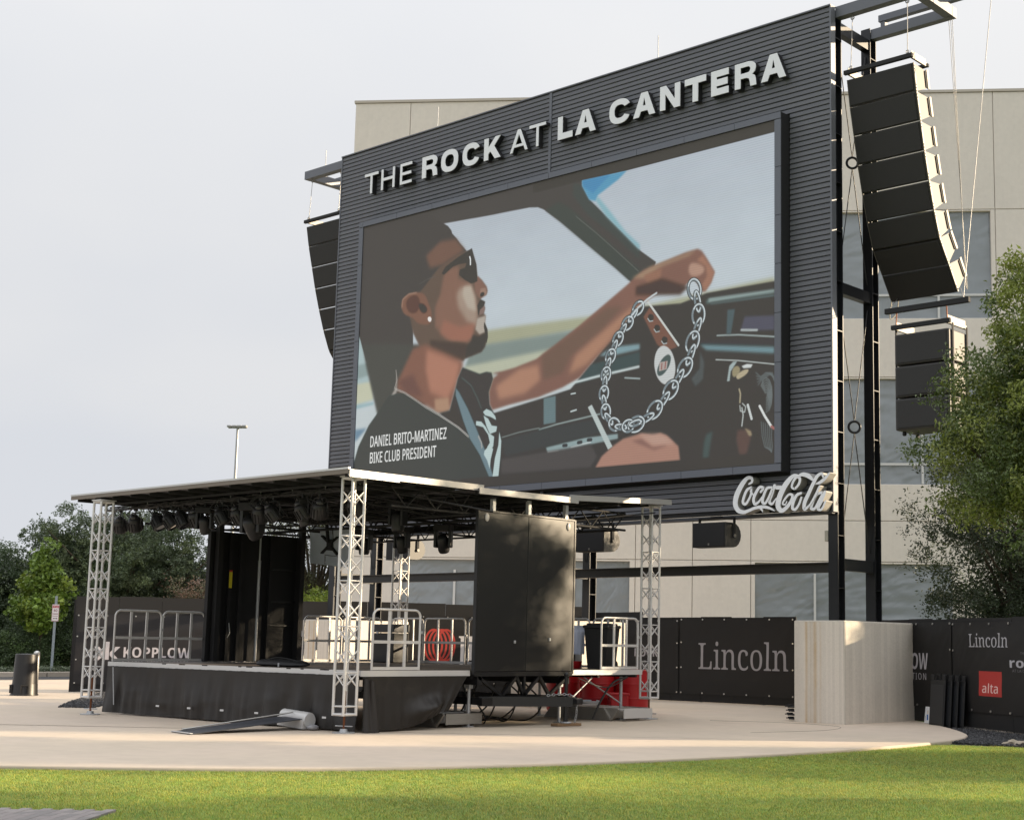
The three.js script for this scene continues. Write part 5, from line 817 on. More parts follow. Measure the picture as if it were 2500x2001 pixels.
// ---------------------------------------------------------------- lamps hung under the roof
{
  const mk = (name, label, cat, group) => {
    const t = thing(name, label, cat, [0, 0, 0], group);
    // origin at the pipe; lamp body below in a yoke, ribbed back, lens end downwards
    obj('clamp', [bx(0.05, 0.07, 0.06, 0, -0.01, 0), new THREE.CylinderGeometry(0.012, 0.012, 0.08, 6).translate(0, -0.06, 0)], M.par, t);
    obj('yoke', [tube([V(-0.135, -0.30, 0), V(-0.14, -0.14, 0), V(-0.10, -0.085, 0), V(0.10, -0.085, 0), V(0.14, -0.14, 0), V(0.135, -0.30, 0)], 0.010, 30, 6)], std([0.06, 0.06, 0.065], 0.4, 0.4), t);
    return t;
  };
  const can = (t, tilt, pan) => {
    const g = new THREE.Group(); g.name = 'lamp_head'; g.position.set(0, -0.27, 0); g.rotation.set(tilt, 0, pan); t.add(g);
    obj('housing', lathe([[0.0, 0.15], [0.07, 0.145], [0.10, 0.11], [0.125, 0.05], [0.13, -0.08], [0.125, -0.12], [0.11, -0.13], [0.11, -0.10]], 20), M.par, g);
    for (let i = 0; i < 14; i++) { const a = i / 14 * 6.283; obj('cooling_fin', bx(0.018, 0.17, 0.008, Math.cos(a) * 0.135, -0.02, Math.sin(a) * 0.135, -a), M.par, g); }
    obj('lens', new THREE.CylinderGeometry(0.108, 0.108, 0.01, 20).translate(0, -0.105, 0), M.lens, g);
    obj('rear_cap', [new THREE.SphereGeometry(0.075, 12, 8, 0, 6.3, 0, 1.6).translate(0, 0.13, 0), new THREE.CylinderGeometry(0.012, 0.012, 0.06, 6).translate(0.03, 0.2, 0)], std([0.05, 0.05, 0.055], 0.25, 0.3), g);
  };
  const cord = (t, seed) => { const r = mulberry(seed); for (let k = 0; k < 3; k++) obj('power_cord', tube([V((r() - 0.5) * 0.1, 0.06, 0.03), V(-0.1 - r() * 0.14, -0.02 - r() * 0.1, 0.05), V(-0.13 + r() * 0.3, -0.14 - r() * 0.06, 0.06), V((r() - 0.5) * 0.08, -0.12, 0.0)], 0.007, 20, 5), M.cable, t); };
  const xs = [-29.63, -29.02, -28.09, -27.63, -27.18, -26.68, -25.77, -25.19, -24.48, -24.05, -23.11, -22.60, -21.53];
  const say = ['leftmost', 'second from the left', 'third from the left', 'fourth from the left', 'fifth from the left', 'sixth from the left', 'seventh from the left', 'eighth from the left', 'sixth from the right', 'fifth from the right', 'fourth from the right', 'left of the near leg', 'behind the near leg'];
  const tilt = [[0.5, 0.7], [0.6, 0.35], [0.25, -0.55], [0.25, -0.6], [0.2, -0.5], [0.5, 0.1], [0.3, -0.4], [0.6, -0.05], [0.6, 0.2], [0.55, -0.35], [0.6, -0.1], [0.5, 0.35], [0.6, 0.1]];
  xs.forEach((x, i) => { const t = mk('stage_lamp', 'ribbed black lamp can on the front pipe, ' + say[i], 'stage lamp', 'lamp cans on the front pipe'); can(t, tilt[i][0], -tilt[i][1]); cord(t, 500 + i); t.scale.setScalar(1.22); t.position.set(x, 4.385, -17.72); t.rotation.y = (i * 0.37) % 0.6 - 0.2; });
  const mover = (label, x, y, z, s, tl, ry) => {
    const t = thing('moving_light', label, 'stage lamp', [x, y, z], 'moving head lights under the roof', ry);
    obj('base', rbx(0.34 * s, 0.12 * s, 0.28 * s, 0.02, 0, -0.10 * s, 0), M.blackMat, t); obj('clamp', bx(0.05, 0.12 * s, 0.06, 0, 0.0, 0), M.blackMat, t);
    for (const q of [-1, 1]) obj('yoke_arm', rbx(0.06 * s, 0.34 * s, 0.16 * s, 0.02, q * 0.15 * s, -0.32 * s, 0), M.par, t);
    const g = new THREE.Group(); g.name = 'lamp_head'; g.position.set(0, -0.40 * s, 0); g.rotation.x = tl; t.add(g);
    obj('housing', lathe([[0, 0.17], [0.08, 0.165], [0.11, 0.1], [0.12, 0], [0.115, -0.15], [0.10, -0.19], [0.09, -0.18]].map(([a, b]) => [a * s, b * s]), 20), M.par, g);
    obj('lens', new THREE.CylinderGeometry(0.088 * s, 0.088 * s, 0.012, 18).translate(0, -0.175 * s, 0), phys([0.25, 0.24, 0.22], 0.12, { clearcoat: 1 }), g);
  };
  mover('moving head light hanging at the left beside the black doors', -26.43, 4.33, -17.75, 1.0, 0.5, 0.6);
  mover('largest moving head light, hanging low in front of the black doors', -24.77, 4.36, -17.75, 1.35, 0.75, 0.3);
  mover('moving head light right of the black doors, before the grey monitor', -23.14, 4.33, -17.75, 0.95, 0.35, -0.4);
  mover('moving head light on the rear pipe behind the near leg', -25.19, 4.05, -21.0, 1.0, 0.1, 0.4);
  mover('moving head light on the rear pipe in front of the rear left leg', -23.95, 4.05, -21.0, 1.0, 0.35, 0.2);
  mover('moving head light on the rear pipe nearest the dappled end wall', -22.66, 4.05, -21.0, 1.05, 0.5, 0.5);
  mover('moving head light high under the roof behind the near leg', -22.5, 4.42, -19.6, 1.1, 0.05, 0.1);
  // cables laid along the front pipe
  const cb = thing('cable_bundle', 'bundle of black cables draped along the front lighting pipe', 'cables'), r = mulberry(71);
  for (let k = 0; k < 7; k++) obj('cable', tube(Array.from({ length: 30 }, (_, i) => V(-29.9 + i * 0.3, 4.42 + (r() - 0.5) * 0.07 - 0.02 * Math.sin(i * 1.3 + k), -17.70 + (r() - 0.5) * 0.10)), 0.010, 140, 5), M.cable, cb);
}
// grey monitor seen from behind, on its wall mount
{
  const t = thing('monitor', 'large flat monitor seen from behind, grey back with black mount', 'monitor', [-27.0, 3.72, -21.5], null, -0.15); t.rotation.z = -0.075; t.rotation.x = 0.08;
  const grey = std([0.48, 0.53, 0.60], 0.5, 0.2, { map: scaled(T.mottle, 0.8) });
  obj('back_cover', rbx(1.72, 0.86, 0.05, 0.012, 0, 0, 0), grey, t); obj('screen_bezel', rbx(1.74, 0.88, 0.03, 0.01, 0, 0, -0.042), M.blackMat, t);
  const arm = (a, b, c, d) => bar(V(a, b, 0.05), V(c, d, 0.05), 0.09, 0.03);
  obj('mount_bracket', [arm(-0.25, 0.24, 0.05, 0.10), arm(-0.25, -0.16, 0.05, 0.02), arm(0.45, 0.24, 0.15, 0.10), arm(0.45, -0.16, 0.15, 0.02), bx(0.22, 0.26, 0.04, 0.1, 0.05, 0.062)], M.blackMat, t);
  obj('mount_arm', [bar(V(0.1, 0.1, 0.1), V(0.12, 0.55, 0.16), 0.06, 0.06)], M.blackMat, t);
  obj('port_frame', [bx(0.62, 0.012, 0.01, 0.16, -0.2, 0.03), bx(0.012, 0.22, 0.01, -0.15, -0.30, 0.03)], M.blackMat, t);
  for (const [x, y] of [[-0.14, -0.21], [0.05, -0.21], [0.22, -0.21], [-0.14, -0.36], [-0.8, 0.36], [-0.8, -0.36], [0.8, 0.36]]) obj('screw', new THREE.CylinderGeometry(0.012, 0.012, 0.01, 8).rotateX(H).translate(x, y, 0.03), M.steelBright, t);
  obj('signal_cable', tube([V(0.2, 0.05, 0.08), V(0.35, 0.2, 0.12), V(0.3, 0.5, 0.14), V(0.1, 0.7, 0.1)], 0.01, 24, 5), M.cable, t);
}
// soft black bag lying on the deck
{
  const g = new THREE.SphereGeometry(1, 40, 20), p = g.attributes.position, n = noiseFn(6, 91, 3, 0.5);
  for (let i = 0; i < p.count; i++) { const x = p.getX(i), y = p.getY(i), z = p.getZ(i), k = 1 + 0.22 * (n((x * 0.3 + 0.5) % 1, (z * 0.3 + y * 0.2 + 0.7) % 1) - 0.5); p.setXYZ(i, Math.sign(x) * Math.pow(Math.abs(x), 0.7) * 0.72 * k, (y < 0 ? y * 0.4 : y) * 0.10 * k * (x < -0.6 ? 1.35 : 1), z * 0.22 * k); } g.computeVertexNormals();
  const t = thing('soft_bag', 'long soft black bag lying on the deck near the front edge', 'bag', [-23.95, DY + 0.04, -18.05], null, 0.06); obj('bag_body', g, std([0.008, 0.008, 0.009], 0.6), t); obj('buckle', [bx(0.04, 0.07, 0.01, 0.12, 0.0, 0.215)], M.galv, t); obj('strap', tube([V(-0.4, 0.08, 0.08), V(-0.1, 0.13, 0.1), V(0.3, 0.11, 0.1), V(0.6, 0.05, 0.12)], 0.012, 20, 5), M.blackMat, t);
}
// black equipment case at the back of the deck
{
  const t = thing('equipment_case', 'square black equipment case at the rear left of the deck', 'case', [-28.25, DY, -24.45]);
  obj('case_body', rbx(0.75, 0.72, 0.5, 0.02, 0.1, 0.365, 0), M.blackPanel, t); obj('case_lid', rbx(0.77, 0.20, 0.52, 0.02, 0.1, 0.84, 0), std([0.03, 0.03, 0.035], 0.4), t); for (const s of [-1, 1]) obj('latch', rbx(0.08, 0.06, 0.02, 0.005, 0.1 + s * 0.22, 0.73, 0.262), M.galv, t);
}
// black wheeled bin, towel and amplifier at the right rear of the deck
{
  const t = thing('wheeled_bin', 'tall black wheeled bin behind the right end guard rail', 'bin', [-21.15, DY, -24.35], null, 0.25);
  const g = new THREE.BoxGeometry(0.56, 0.86, 0.6), p = g.attributes.position; for (let i = 0; i < p.count; i++) if (p.getY(i) < 0) { p.setX(i, p.getX(i) * 0.78); p.setZ(i, p.getZ(i) * 0.78); } g.computeVertexNormals();
  obj('bin_body', g.translate(0, 0.44, 0), M.blackMat, t); obj('bin_lid', [rbx(0.62, 0.07, 0.66, 0.03, 0, 0.905, 0), rbx(0.52, 0.05, 0.5, 0.02, 0, 0.955, 0)], std([0.014, 0.014, 0.016], 0.5), t); obj('bin_handle', rod(V(-0.25, 0.9, -0.36), V(0.25, 0.9, -0.36), 0.02, 8), M.blackMat, t);
  for (const s of [-1, 1]) obj('bin_wheel', new THREE.CylinderGeometry(0.09, 0.09, 0.05, 16).rotateZ(H).translate(s * 0.2, 0.09, -0.26), M.blackMat, t);
  const a = thing('amplifier', 'small grey and white cabinet with dark framed front beside the bin', 'amplifier', [-22.2, DY, -24.5], null, 0.3); obj('cabinet', rbx(0.42, 0.58, 0.36, 0.015, 0, 0.295, 0), std([0.42, 0.42, 0.42], 0.6), a); obj('front_frame', [bx(0.40, 0.03, 0.02, 0, 0.40, 0.19), bx(0.03, 0.37, 0.02, -0.185, 0.2, 0.19), bx(0.03, 0.37, 0.02, 0.185, 0.2, 0.19)], M.blackMat, a); for (let i = 0; i < 3; i++) obj('knob', new THREE.CylinderGeometry(0.018, 0.018, 0.03, 10).rotateX(H).translate(-0.17 + i * 0.06, 0.5, 0.19), M.blackMat, a);
  const gm = new THREE.PlaneGeometry(0.26, 0.62, 16, 24), q = gm.attributes.position; for (let i = 0; i < q.count; i++) q.setZ(i, 0.03 * Math.sin(q.getX(i) * 40) * (0.6 - q.getY(i)) + 0.05 * (q.getY(i) > 0.2 ? (0.31 - q.getY(i)) * -3 : 0)); gm.computeVertexNormals();
  const tw = obj('towel', gm.rotateY(0.6).translate(-21.62, DY + 0.62, -24.12), std([0.55, 0.60, 0.74], 0.9, 0, { side: THREE.DoubleSide })); tag(tw, 'pale blue towel hanging between the bin and the amplifier', 'towel');
  tag(obj('red_bucket', lathe([[0, 0], [0.10, 0], [0.13, 0.16], [0.12, 0.16], [0.09, 0.012], [0, 0.012]], 20).translate(-21.75, DY + 0.001, -24.2), M.red), 'small red bucket standing on the deck below the towel', 'bucket');
}
// red drums, tub and crate on the ground behind the rear platform
{
  const drum = (label, x, z, h) => { const t = thing('red_drum', label, 'drum', [x, 0, z], 'red drums behind the platform'); obj('drum_body', lathe([[0, 0], [0.36, 0], [0.40, 0.05], [0.41, h * 0.33], [0.425, h * 0.34], [0.425, h * 0.37], [0.41, h * 0.38], [0.42, h * 0.66], [0.435, h * 0.67], [0.435, h * 0.70], [0.42, h * 0.71], [0.42, h], [0.39, h], [0.38, h - 0.05], [0, h - 0.05]], 32), M.red, t); obj('rim', new THREE.TorusGeometry(0.42, 0.018, 8, 32).rotateX(H).translate(0, h, 0), M.red, t); return t; };
  drum('red drum seen under the trailer tongue', -24.3, -26.6, 1.02); drum('red drum behind the white tub', -23.35, -26.75, 1.0); drum('red drum behind the platform leg, furthest right', -22.75, -27.3, 1.0);
  const t = thing('white_tub', 'pale grey plastic tub on the ground under the platform', 'tub', [-23.0, 0, -26.0], null, -0.75);
  const g = new THREE.CylinderGeometry(0.5, 0.42, 0.30, 4, 1, true).rotateY(Math.PI / 4).scale(1.15, 1, 0.72); obj('tub_wall', g.translate(0, 0.155, 0), phys([0.56, 0.58, 0.62], 0.4, { side: THREE.DoubleSide }), t); obj('tub_floor', bx(0.62, 0.012, 0.38, 0, 0.012, 0), M.tub, t); obj('tub_rim', [bx(0.86, 0.025, 0.035, 0, 0.30, 0.262), bx(0.86, 0.025, 0.035, 0, 0.30, -0.262), bx(0.035, 0.024, 0.5, 0.415, 0.30, 0), bx(0.035, 0.024, 0.5, -0.415, 0.30, 0)], M.tub, t);
  const c = thing('red_crate', 'red plastic crate on the ground right of the white tub', 'crate', [-22.5, 0, -26.5], null, -0.7); obj('crate_body', [rbx(0.55, 0.46, 0.42, 0.03, 0, 0.235, 0)], M.red, c); obj('crate_rim', rbx(0.60, 0.05, 0.47, 0.015, 0, 0.47, 0), M.red, c); obj('hand_slot', rbx(0.16, 0.05, 0.02, 0.01, 0, 0.36, 0.206), M.blackMat, c);
}
// timber block under the tongue jack
tag(obj('timber_block', uvm(rbx(0.22, 0.055, 0.62, 0.01, -19.9, 0.029, -21.88, -0.12, 1)), M.wood), 'short weathered timber block under the trailer tongue jack', 'timber');
// folded ramp with flap and handle lying before the skirt
{
  const t = thing('loading_ramp', 'flat dark loading ramp with a silver roller end lying before the skirt', 'ramp');
  const A = V(-22.42, 0.012, -14.63), B = V(-21.63, 0.012, -14.49), C1 = V(-21.68, 0.20, -16.85), D1 = V(-22.35, 0.22, -16.9), g = new THREE.BufferGeometry(), dn = (p) => V(p.x, p.y - 0.012, p.z), q = (a, b, c, d) => [a, b, c, a, c, d].flatMap((p) => [p.x, p.y, p.z]);
  g.setAttribute('position', new THREE.Float32BufferAttribute([...q(A, B, C1, D1), ...q(dn(D1), dn(C1), dn(B), dn(A)), ...q(dn(A), dn(B), B, A), ...q(dn(B), dn(C1), C1, B), ...q(dn(C1), dn(D1), D1, C1), ...q(dn(D1), dn(A), A, D1)], 3)); g.computeVertexNormals(); g.setAttribute('uv', new THREE.Float32BufferAttribute(new Float32Array(72), 2));
  obj('ramp_plate', g, std([0.030, 0.033, 0.042], 0.55), t);
  obj('roller_end', [rod(V(-22.42, 0.24, -16.98), V(-21.60, 0.20, -16.92), 0.11, 20), bar(V(-22.42, 0.14, -16.90), V(-21.60, 0.10, -16.84), 0.14, 0.16)], M.alu, t);
  obj('end_plate', new THREE.CylinderGeometry(0.125, 0.125, 0.03, 20).rotateZ(H).translate(-21.58, 0.17, -16.9), M.aluPaint, t);
  obj('side_rod', [rod(V(-22.30, 0.05, -14.75), V(-22.0, 0.30, -16.85), 0.014, 8)], M.steelBright, t);
  obj('edge_strip', [bar(V(-22.42, 0.022, -14.64), V(-21.63, 0.022, -14.50), 0.05, 0.012)], M.aluPaint, t);
  obj('wrap_film', new THREE.SphereGeometry(0.09, 12, 8).scale(1, 0.6, 1.3).translate(-21.5, 0.05, -16.92), phys([0.5, 0.5, 0.52], 0.3, { transmission: 0.5, thickness: 0 }), t);
}
// dismantled aluminium steps lying on their sides
function steps(label, x, z, ry, n) {
  const t = thing('aluminium_steps', label, 'steps', [x, 0, z], 'folded aluminium steps', ry);
  for (const s of [0, 1]) { const g = prism([[0, 0], [1.9, 0], [2.15, 0.26], [0.25, 0.26]], 0.03, 0.004); obj('side_plate', g.rotateY(0).translate(-1, 0.008, s * 1.0), M.aluDull, t); }
  for (let i = 0; i < n; i++) { const a = -0.6 + i * (2.0 / n); obj('tread', [bx(0.26, 0.03, 0.94, a + 0.15, 0.262 - i * 0.006, 0.515), bx(0.02, 0.2, 0.94, a + 0.28, 0.16, 0.515)], i & 1 ? M.aluDull : M.alu, t); }
  obj('end_bracket', [bar(V(0.98, 0.02, 1.06), V(0.78, 0.26, 1.06), 0.06, 0.05), bar(V(0.98, 0.02, 1.06), V(1.2, 0.26, 1.06), 0.05, 0.05)], M.aluDull, t);
}
steps('folded aluminium steps lying beneath the lifted skirt', -21.85, -20.35, 0, 4);
steps('folded aluminium steps lying under the rear platform by the leg', -21.62, -25.15, 0, 5);
// stacked black plastic boards leaning by the right plinth, sandwich boards and card at the fence
{
  for (let i = 0; i < 4; i++) { const t = thing('plastic_barrier', ['lowest', 'second', 'third', 'topmost'][i] + ' of four flat black plastic pieces stacked beside the right plinth', 'plastic piece', [-18.42 - (i & 1) * 0.03, 0.045 + i * 0.085, -28.1], 'black plastic pieces by the plinth'); obj('plate', [rbx(0.36, 0.035, 0.7, 0.012, 0, 0, 0), rbx(0.1, 0.03, 0.12, 0.01, -0.16, 0.03, 0.28), rbx(0.08, 0.045, 0.5, 0.01, 0.05, 0.035, 0)], M.blackMat, t); obj('hook', [bx(0.12, 0.02, 0.06, -0.2, 0.012, 0.3, 0.5), bx(0.05, 0.03, 0.2, -0.18, 0.02, -0.1)], M.blackMat, t); }
  const at = runs.C, L = (x, d) => [at.a[0] + Math.cos(-at.ry) * x + Math.sin(at.ry) * d, at.a[1] + Math.sin(-at.ry) * x + Math.cos(at.ry) * d];
  for (let i = 0; i < 4; i++) { const [x, z] = L(9.0 + i * 0.13, 0.42 - i * 0.085), t = thing('sandwich_board', ['front', 'second', 'third', 'rearmost'][i] + ' folded black sandwich board leaning on the right fence', 'sign board', [x, -0.06 + (i === 0 ? 0.01 : 0), z], 'black sandwich boards at the fence', at.ry); t.rotation.x = -0.07; t.rotation.order = 'YXZ';
    obj('panel', rbx(0.66, 0.98, 0.03, 0.012, 0, 0.52, 0), std([0.013, 0.014, 0.016], 0.55), t); obj('inset_sheet', rbx(0.58, 0.82, 0.008, 0.003, 0, 0.50, 0.018), std([0.018, 0.020, 0.024], 0.45), t); obj('handle', [bx(0.20, 0.03, 0.03, 0, 1.13, 0), bx(0.03, 0.13, 0.03, -0.09, 1.06, 0), bx(0.03, 0.13, 0.03, 0.09, 1.06, 0)], M.blackMat, t); for (const s of [-1, 1]) obj('hinge', rbx(0.14, 0.12, 0.04, 0.01, s * 0.25, 1.06, 0), M.blackMat, t); }
  { const cv = document.createElement('canvas'); cv.width = 64; cv.height = 128; const g = cv.getContext('2d'); g.fillStyle = '#dfe3e8'; g.fillRect(0, 0, 64, 128); g.fillStyle = '#1f5fb0'; g.save(); g.translate(36, 82); g.rotate(-0.15); g.fillRect(-9, -22, 18, 44); g.restore(); g.fillStyle = '#c9b8a4'; g.fillRect(28, 30, 5, 26); g.fillRect(36, 26, 5, 30); g.fillStyle = '#5c6066'; g.fillRect(8, 70, 4, 40);
    const tx = new THREE.CanvasTexture(cv); tx.colorSpace = THREE.SRGBColorSpace; const [x, z] = L(8.22, 0.25), t = thing('printed_card', 'white card with a blue picture leaning between plinth and sandwich boards', 'card', [x, 0.002, z], null, at.ry); t.rotation.order = 'YXZ'; t.rotation.x = -0.12; obj('card_sheet', bx(0.24, 0.36, 0.006, 0, 0.18, 0), std([0.7, 0.72, 0.75], 0.6), t); obj('card_print', new THREE.PlaneGeometry(0.236, 0.356).translate(0, 0.18, 0.0045), std(0xffffff, 0.6, 0, { map: tx }), t); }
}
// upturned bin, bollard, parking sign on the far left
{
  const t = thing('upturned_bin', 'large black plastic bin standing upside down at the left edge', 'bin', [-38.2, 0, -20.32]);
  obj('bin_shell', lathe([[0.36, 0.0], [0.365, 0.03], [0.345, 0.035], [0.33, 0.30], [0.318, 0.31], [0.285, 1.08], [0.275, 1.10], [0, 1.11]], 40), std([0.012, 0.012, 0.013], 0.38), t);
  for (const a of [1.1, -0.3, 3.6]) obj('bin_grip', [bx(0.20, 0.03, 0.05, 0, 0.27, 0.345, a), bx(0.03, 0.2, 0.04, 0.09, 0.16, 0.345, 0), bx(0.03, 0.2, 0.04, -0.09, 0.16, 0.345, 0)].map((g, i) => i ? g.rotateY(a) : bx(0.20, 0.03, 0.05, 0, 0.27, 0.345).rotateY(a)), M.blackMat, t);
  const b = thing('bollard', 'stainless steel bollard with a domed top behind the upturned bin', 'bollard', [-39.95, 0, -21.55]); obj('post', new THREE.CylinderGeometry(0.085, 0.085, 1.10, 20).translate(0, 0.55, 0), M.steelBright, b); obj('dome', new THREE.SphereGeometry(0.085, 20, 10, 0, 6.3, 0, 1.571).scale(1, 0.8, 1).translate(0, 1.1, 0), M.steelBright, b);
  const cv = document.createElement('canvas'); cv.width = 128; cv.height = 320; const g = cv.getContext('2d'); g.fillStyle = '#e6e2e2'; g.fillRect(0, 0, 128, 320); g.strokeStyle = '#a8404a'; g.lineWidth = 5; g.strokeRect(5, 5, 118, 310); g.fillStyle = '#a81f2e'; g.fillRect(10, 22, 108, 44); g.textAlign = 'center'; g.fillStyle = '#f0e6e6'; g.font = 'bold 27px sans-serif'; g.fillText('FIRE LANE', 64, 53, 100); g.fillStyle = '#7c2e3c'; g.font = 'bold 70px sans-serif'; g.fillText('NO', 64, 140, 74); g.font = 'bold 34px sans-serif'; g.fillText('PARKING', 64, 192, 104); g.font = 'bold 24px sans-serif'; g.fillText('TOW AWAY', 64, 230, 100); g.fillStyle = '#5a1f28'; g.fillRect(34, 262, 60, 10); g.beginPath(); g.moveTo(22, 267); g.lineTo(42, 252); g.lineTo(42, 282); g.fill(); g.beginPath(); g.moveTo(106, 267); g.lineTo(86, 252); g.lineTo(86, 282); g.fill();
  const tx = new THREE.CanvasTexture(cv); tx.colorSpace = THREE.SRGBColorSpace;
  const s = thing('parking_sign', 'red and white no parking sign on a grey post', 'sign', [-56.6, -0.1, -31.2], null, 1.08); obj('sign_post', bx(0.10, 3.3, 0.10, 0, 1.65, 0), std([0.30, 0.35, 0.38], 0.5, 0.5), s); obj('sign_plate', rbx(0.27, 0.68, 0.012, 0.004, 0, 2.62, 0.065), M.white, s); obj('sign_face', new THREE.PlaneGeometry(0.265, 0.675).translate(0, 2.62, 0.0725), std(0xffffff, 0.5, 0, { map: tx }), s);
  const lp = thing('floodlight_mast', 'tall thin lamp mast far off above the stage roof', 'lamp mast', [-98.4, 0, -68.65], null, 0.6); obj('mast', rod(V(0, 0, 0), V(0, 18.2, 0), 0.19, 10, 0.10), M.galv, lp); obj('head_bar', bx(1.5, 0.12, 0.12, 0, 18.2, 0), M.galv, lp); for (const q of [-0.62, -0.2, 0.2, 0.62]) obj('lamp_head', rbx(0.34, 0.16, 0.42, 0.03, q, 18.28, 0.12), std([0.35, 0.35, 0.35], 0.6), lp);
}
// ---------------------------------------------------------------- trees and planting
const leafCache = {};
function leafSpray(n, len, wid, spread, seed) { // a twig's worth of flat leaves, folded along the midrib
  const key = [n, len, wid, spread, seed].join(); if (leafCache[key]) return leafCache[key];
  const r = mulberry(seed), pos = [];
  for (let k = 0; k < n; k++) {
    const t = k / n, o = V((r() - 0.5) * spread, (r() - 0.5) * spread, (r() - 0.5) * spread), d = V(r() - 0.5, r() * 0.7 - 0.25, r() - 0.5).normalize(), s = V(r() - 0.5, r() - 0.5, r() - 0.5).cross(d).normalize(), l = len * (0.7 + 0.6 * r()), w = wid * (0.7 + 0.6 * r()), up = d.clone().cross(s).multiplyScalar(w * 0.25);
    const a = o, m1 = o.clone().addScaledVector(d, l * 0.45).addScaledVector(s, w / 2).add(up), m2 = o.clone().addScaledVector(d, l * 0.45).addScaledVector(s, -w / 2).add(up), e = o.clone().addScaledVector(d, l);
    for (const p of [a, m1, e, a, e, m2]) pos.push(p.x, p.y, p.z);
  }
  const g = new THREE.BufferGeometry(); g.setAttribute('position', new THREE.Float32BufferAttribute(pos, 3)); g.setAttribute('uv', new THREE.Float32BufferAttribute(new Float32Array(pos.length / 3 * 2), 2)); g.computeVertexNormals(); return leafCache[key] = g;
}
const leafMat = new THREE.MeshPhysicalMaterial({ color: 0xffffff, roughness: 0.55, transmission: 0.35, thickness: 0, side: THREE.DoubleSide });
// lobes: [x, y, z, rx, ry, rz] relative to the base; clumps fill them, twigs lead from limbs to clumps
function tree(name, label, cat, pos, o) {
  const t = thing(name, label, cat, pos, o.group), r = mulberry(o.seed), clumps = [], wood = [];
  const tot = o.lobes.reduce((s, l) => s + l[3] * l[4] * l[5], 0);
  for (const l of o.lobes) { const n = Math.round(o.clumps * l[3] * l[4] * l[5] / tot); for (let i = 0; i < n; i++) { const a = r() * 6.283, c = r() * 2 - 1, s = Math.sqrt(1 - c * c), rad = Math.pow(r(), o.hollow ?? 0.55) * (0.86 + 0.3 * r()); clumps.push([l[0] + s * Math.cos(a) * rad * l[3], l[1] + c * rad * l[4], l[2] + s * Math.sin(a) * rad * l[5], 0.6 + r() * 0.8]); } }
  const per = o.per, im = new THREE.InstancedMesh(leafSpray(o.n, o.leaf, o.leaf * (o.aspect ?? 0.42), o.spread, o.seed + 1), leafMat, clumps.length * per), m = new THREE.Matrix4(), c = new THREE.Color(), e = new THREE.Euler();
  let k = 0; const tone = noiseFn(4, o.seed + 5, 3, 0.5);
  for (const [x, y, z, s] of clumps) {
    const young = r() < (o.young ?? 0.2), cr = o.cr * s, tn = 0.65 + 0.7 * tone((x * 0.13 + 5) % 1, (y * 0.13 + z * 0.07 + 5) % 1);
    for (let i = 0; i < per; i++) {
      const a = r() * 6.283, q = r() * 2 - 1, w = Math.sqrt(1 - q * q), d = Math.cbrt(r()) * cr, sc = 0.75 + 0.5 * r();
      m.makeRotationFromEuler(e.set(r() * 6.28, r() * 6.28, r() * 6.28)).scale(V(sc, sc, sc)).setPosition(x + w * Math.cos(a) * d, Math.max(0.1, y + q * d * 0.8), z + w * Math.sin(a) * d); im.setMatrixAt(k, m);
      const b = (0.7 + 0.6 * r()) * tn, col = young ? o.col2 : o.col; im.setColorAt(k, c.setRGB(col[0] * b, col[1] * b, col[2] * b)); k++;
    }
  }
  im.name = 'crown'; im.userData.kind = 'stuff'; add(im, t);
  // trunk, limbs to a share of the clumps
  if (o.trunk) {
    const [tr, th, lean] = o.trunk, top = V(lean || 0, th, 0); wood.push(tube([V(0, -0.1, 0), V((lean || 0) * 0.3, th * 0.4, 0.05), V((lean || 0) * 0.7, th * 0.75, -0.03), top], tr, 10, 8));
    const pick = clumps.filter(() => r() < (o.limbs ?? 34) / clumps.length);
    for (const [x, y, z] of pick) { const b = V(x, Math.max(y, th * 0.5), z), st = V((lean || 0) * 0.7, th * (0.55 + 0.45 * r()), 0), mid = st.clone().lerp(b, 0.5).add(V((r() - 0.5) * 0.5, 0.15 + r() * 0.3, (r() - 0.5) * 0.5)); wood.push(rod(st, mid, tr * 0.42, 6, tr * 0.24), rod(mid, b, tr * 0.24, 5, tr * 0.07)); }
    obj('trunk', wood, M.bark, t);
  }
  return t;
}
const OAK = { col: [0.074, 0.108, 0.045], col2: [0.131, 0.175, 0.061] };
// right: dark tree beyond the fence and the bright one whose branches reach into view
tree('oak_tree', 'dark shaded oak rising behind the fence right of the plinth', 'tree', [-16.0, -0.1, -33.6], { seed: 900, lobes: [[0.2, 4.2, 0, 2.6, 3.2, 2.4], [0.9, 6.2, 0.4, 2.1, 2.2, 2.0], [-0.8, 3.2, 0.2, 1.7, 1.9, 1.6], [0.6, 2.5, 0, 2.4, 1.6, 2.2]], clumps: 430, per: 26, n: 7, leaf: 0.085, spread: 0.20, cr: 0.42, col: [0.052, 0.077, 0.032], col2: [0.088, 0.131, 0.038], young: 0.2, trunk: [0.14, 2.6, 0.2], limbs: 40, hollow: 0.5 });
tree('oak_tree', 'sunlit bright green oak leaning in from the right edge', 'tree', [-9.0, -0.1, -22.9], { seed: 910, lobes: [[-0.3, 5.4, 0, 2.3, 2.4, 2.2], [-1.2, 4.6, 0.6, 1.7, 1.6, 1.5], [0.1, 7.6, 0, 2.0, 1.9, 2.0], [-1.4, 6.2, -0.2, 1.4, 1.5, 1.2], [0.8, 5.6, 0, 2.0, 2.6, 1.9]], clumps: 620, per: 40, n: 8, leaf: 0.082, spread: 0.17, cr: 0.38, col: [0.115, 0.160, 0.040], col2: [0.26, 0.30, 0.062], young: 0.5, trunk: [0.16, 3.4, 0.1], limbs: 44, hollow: 0.45 });
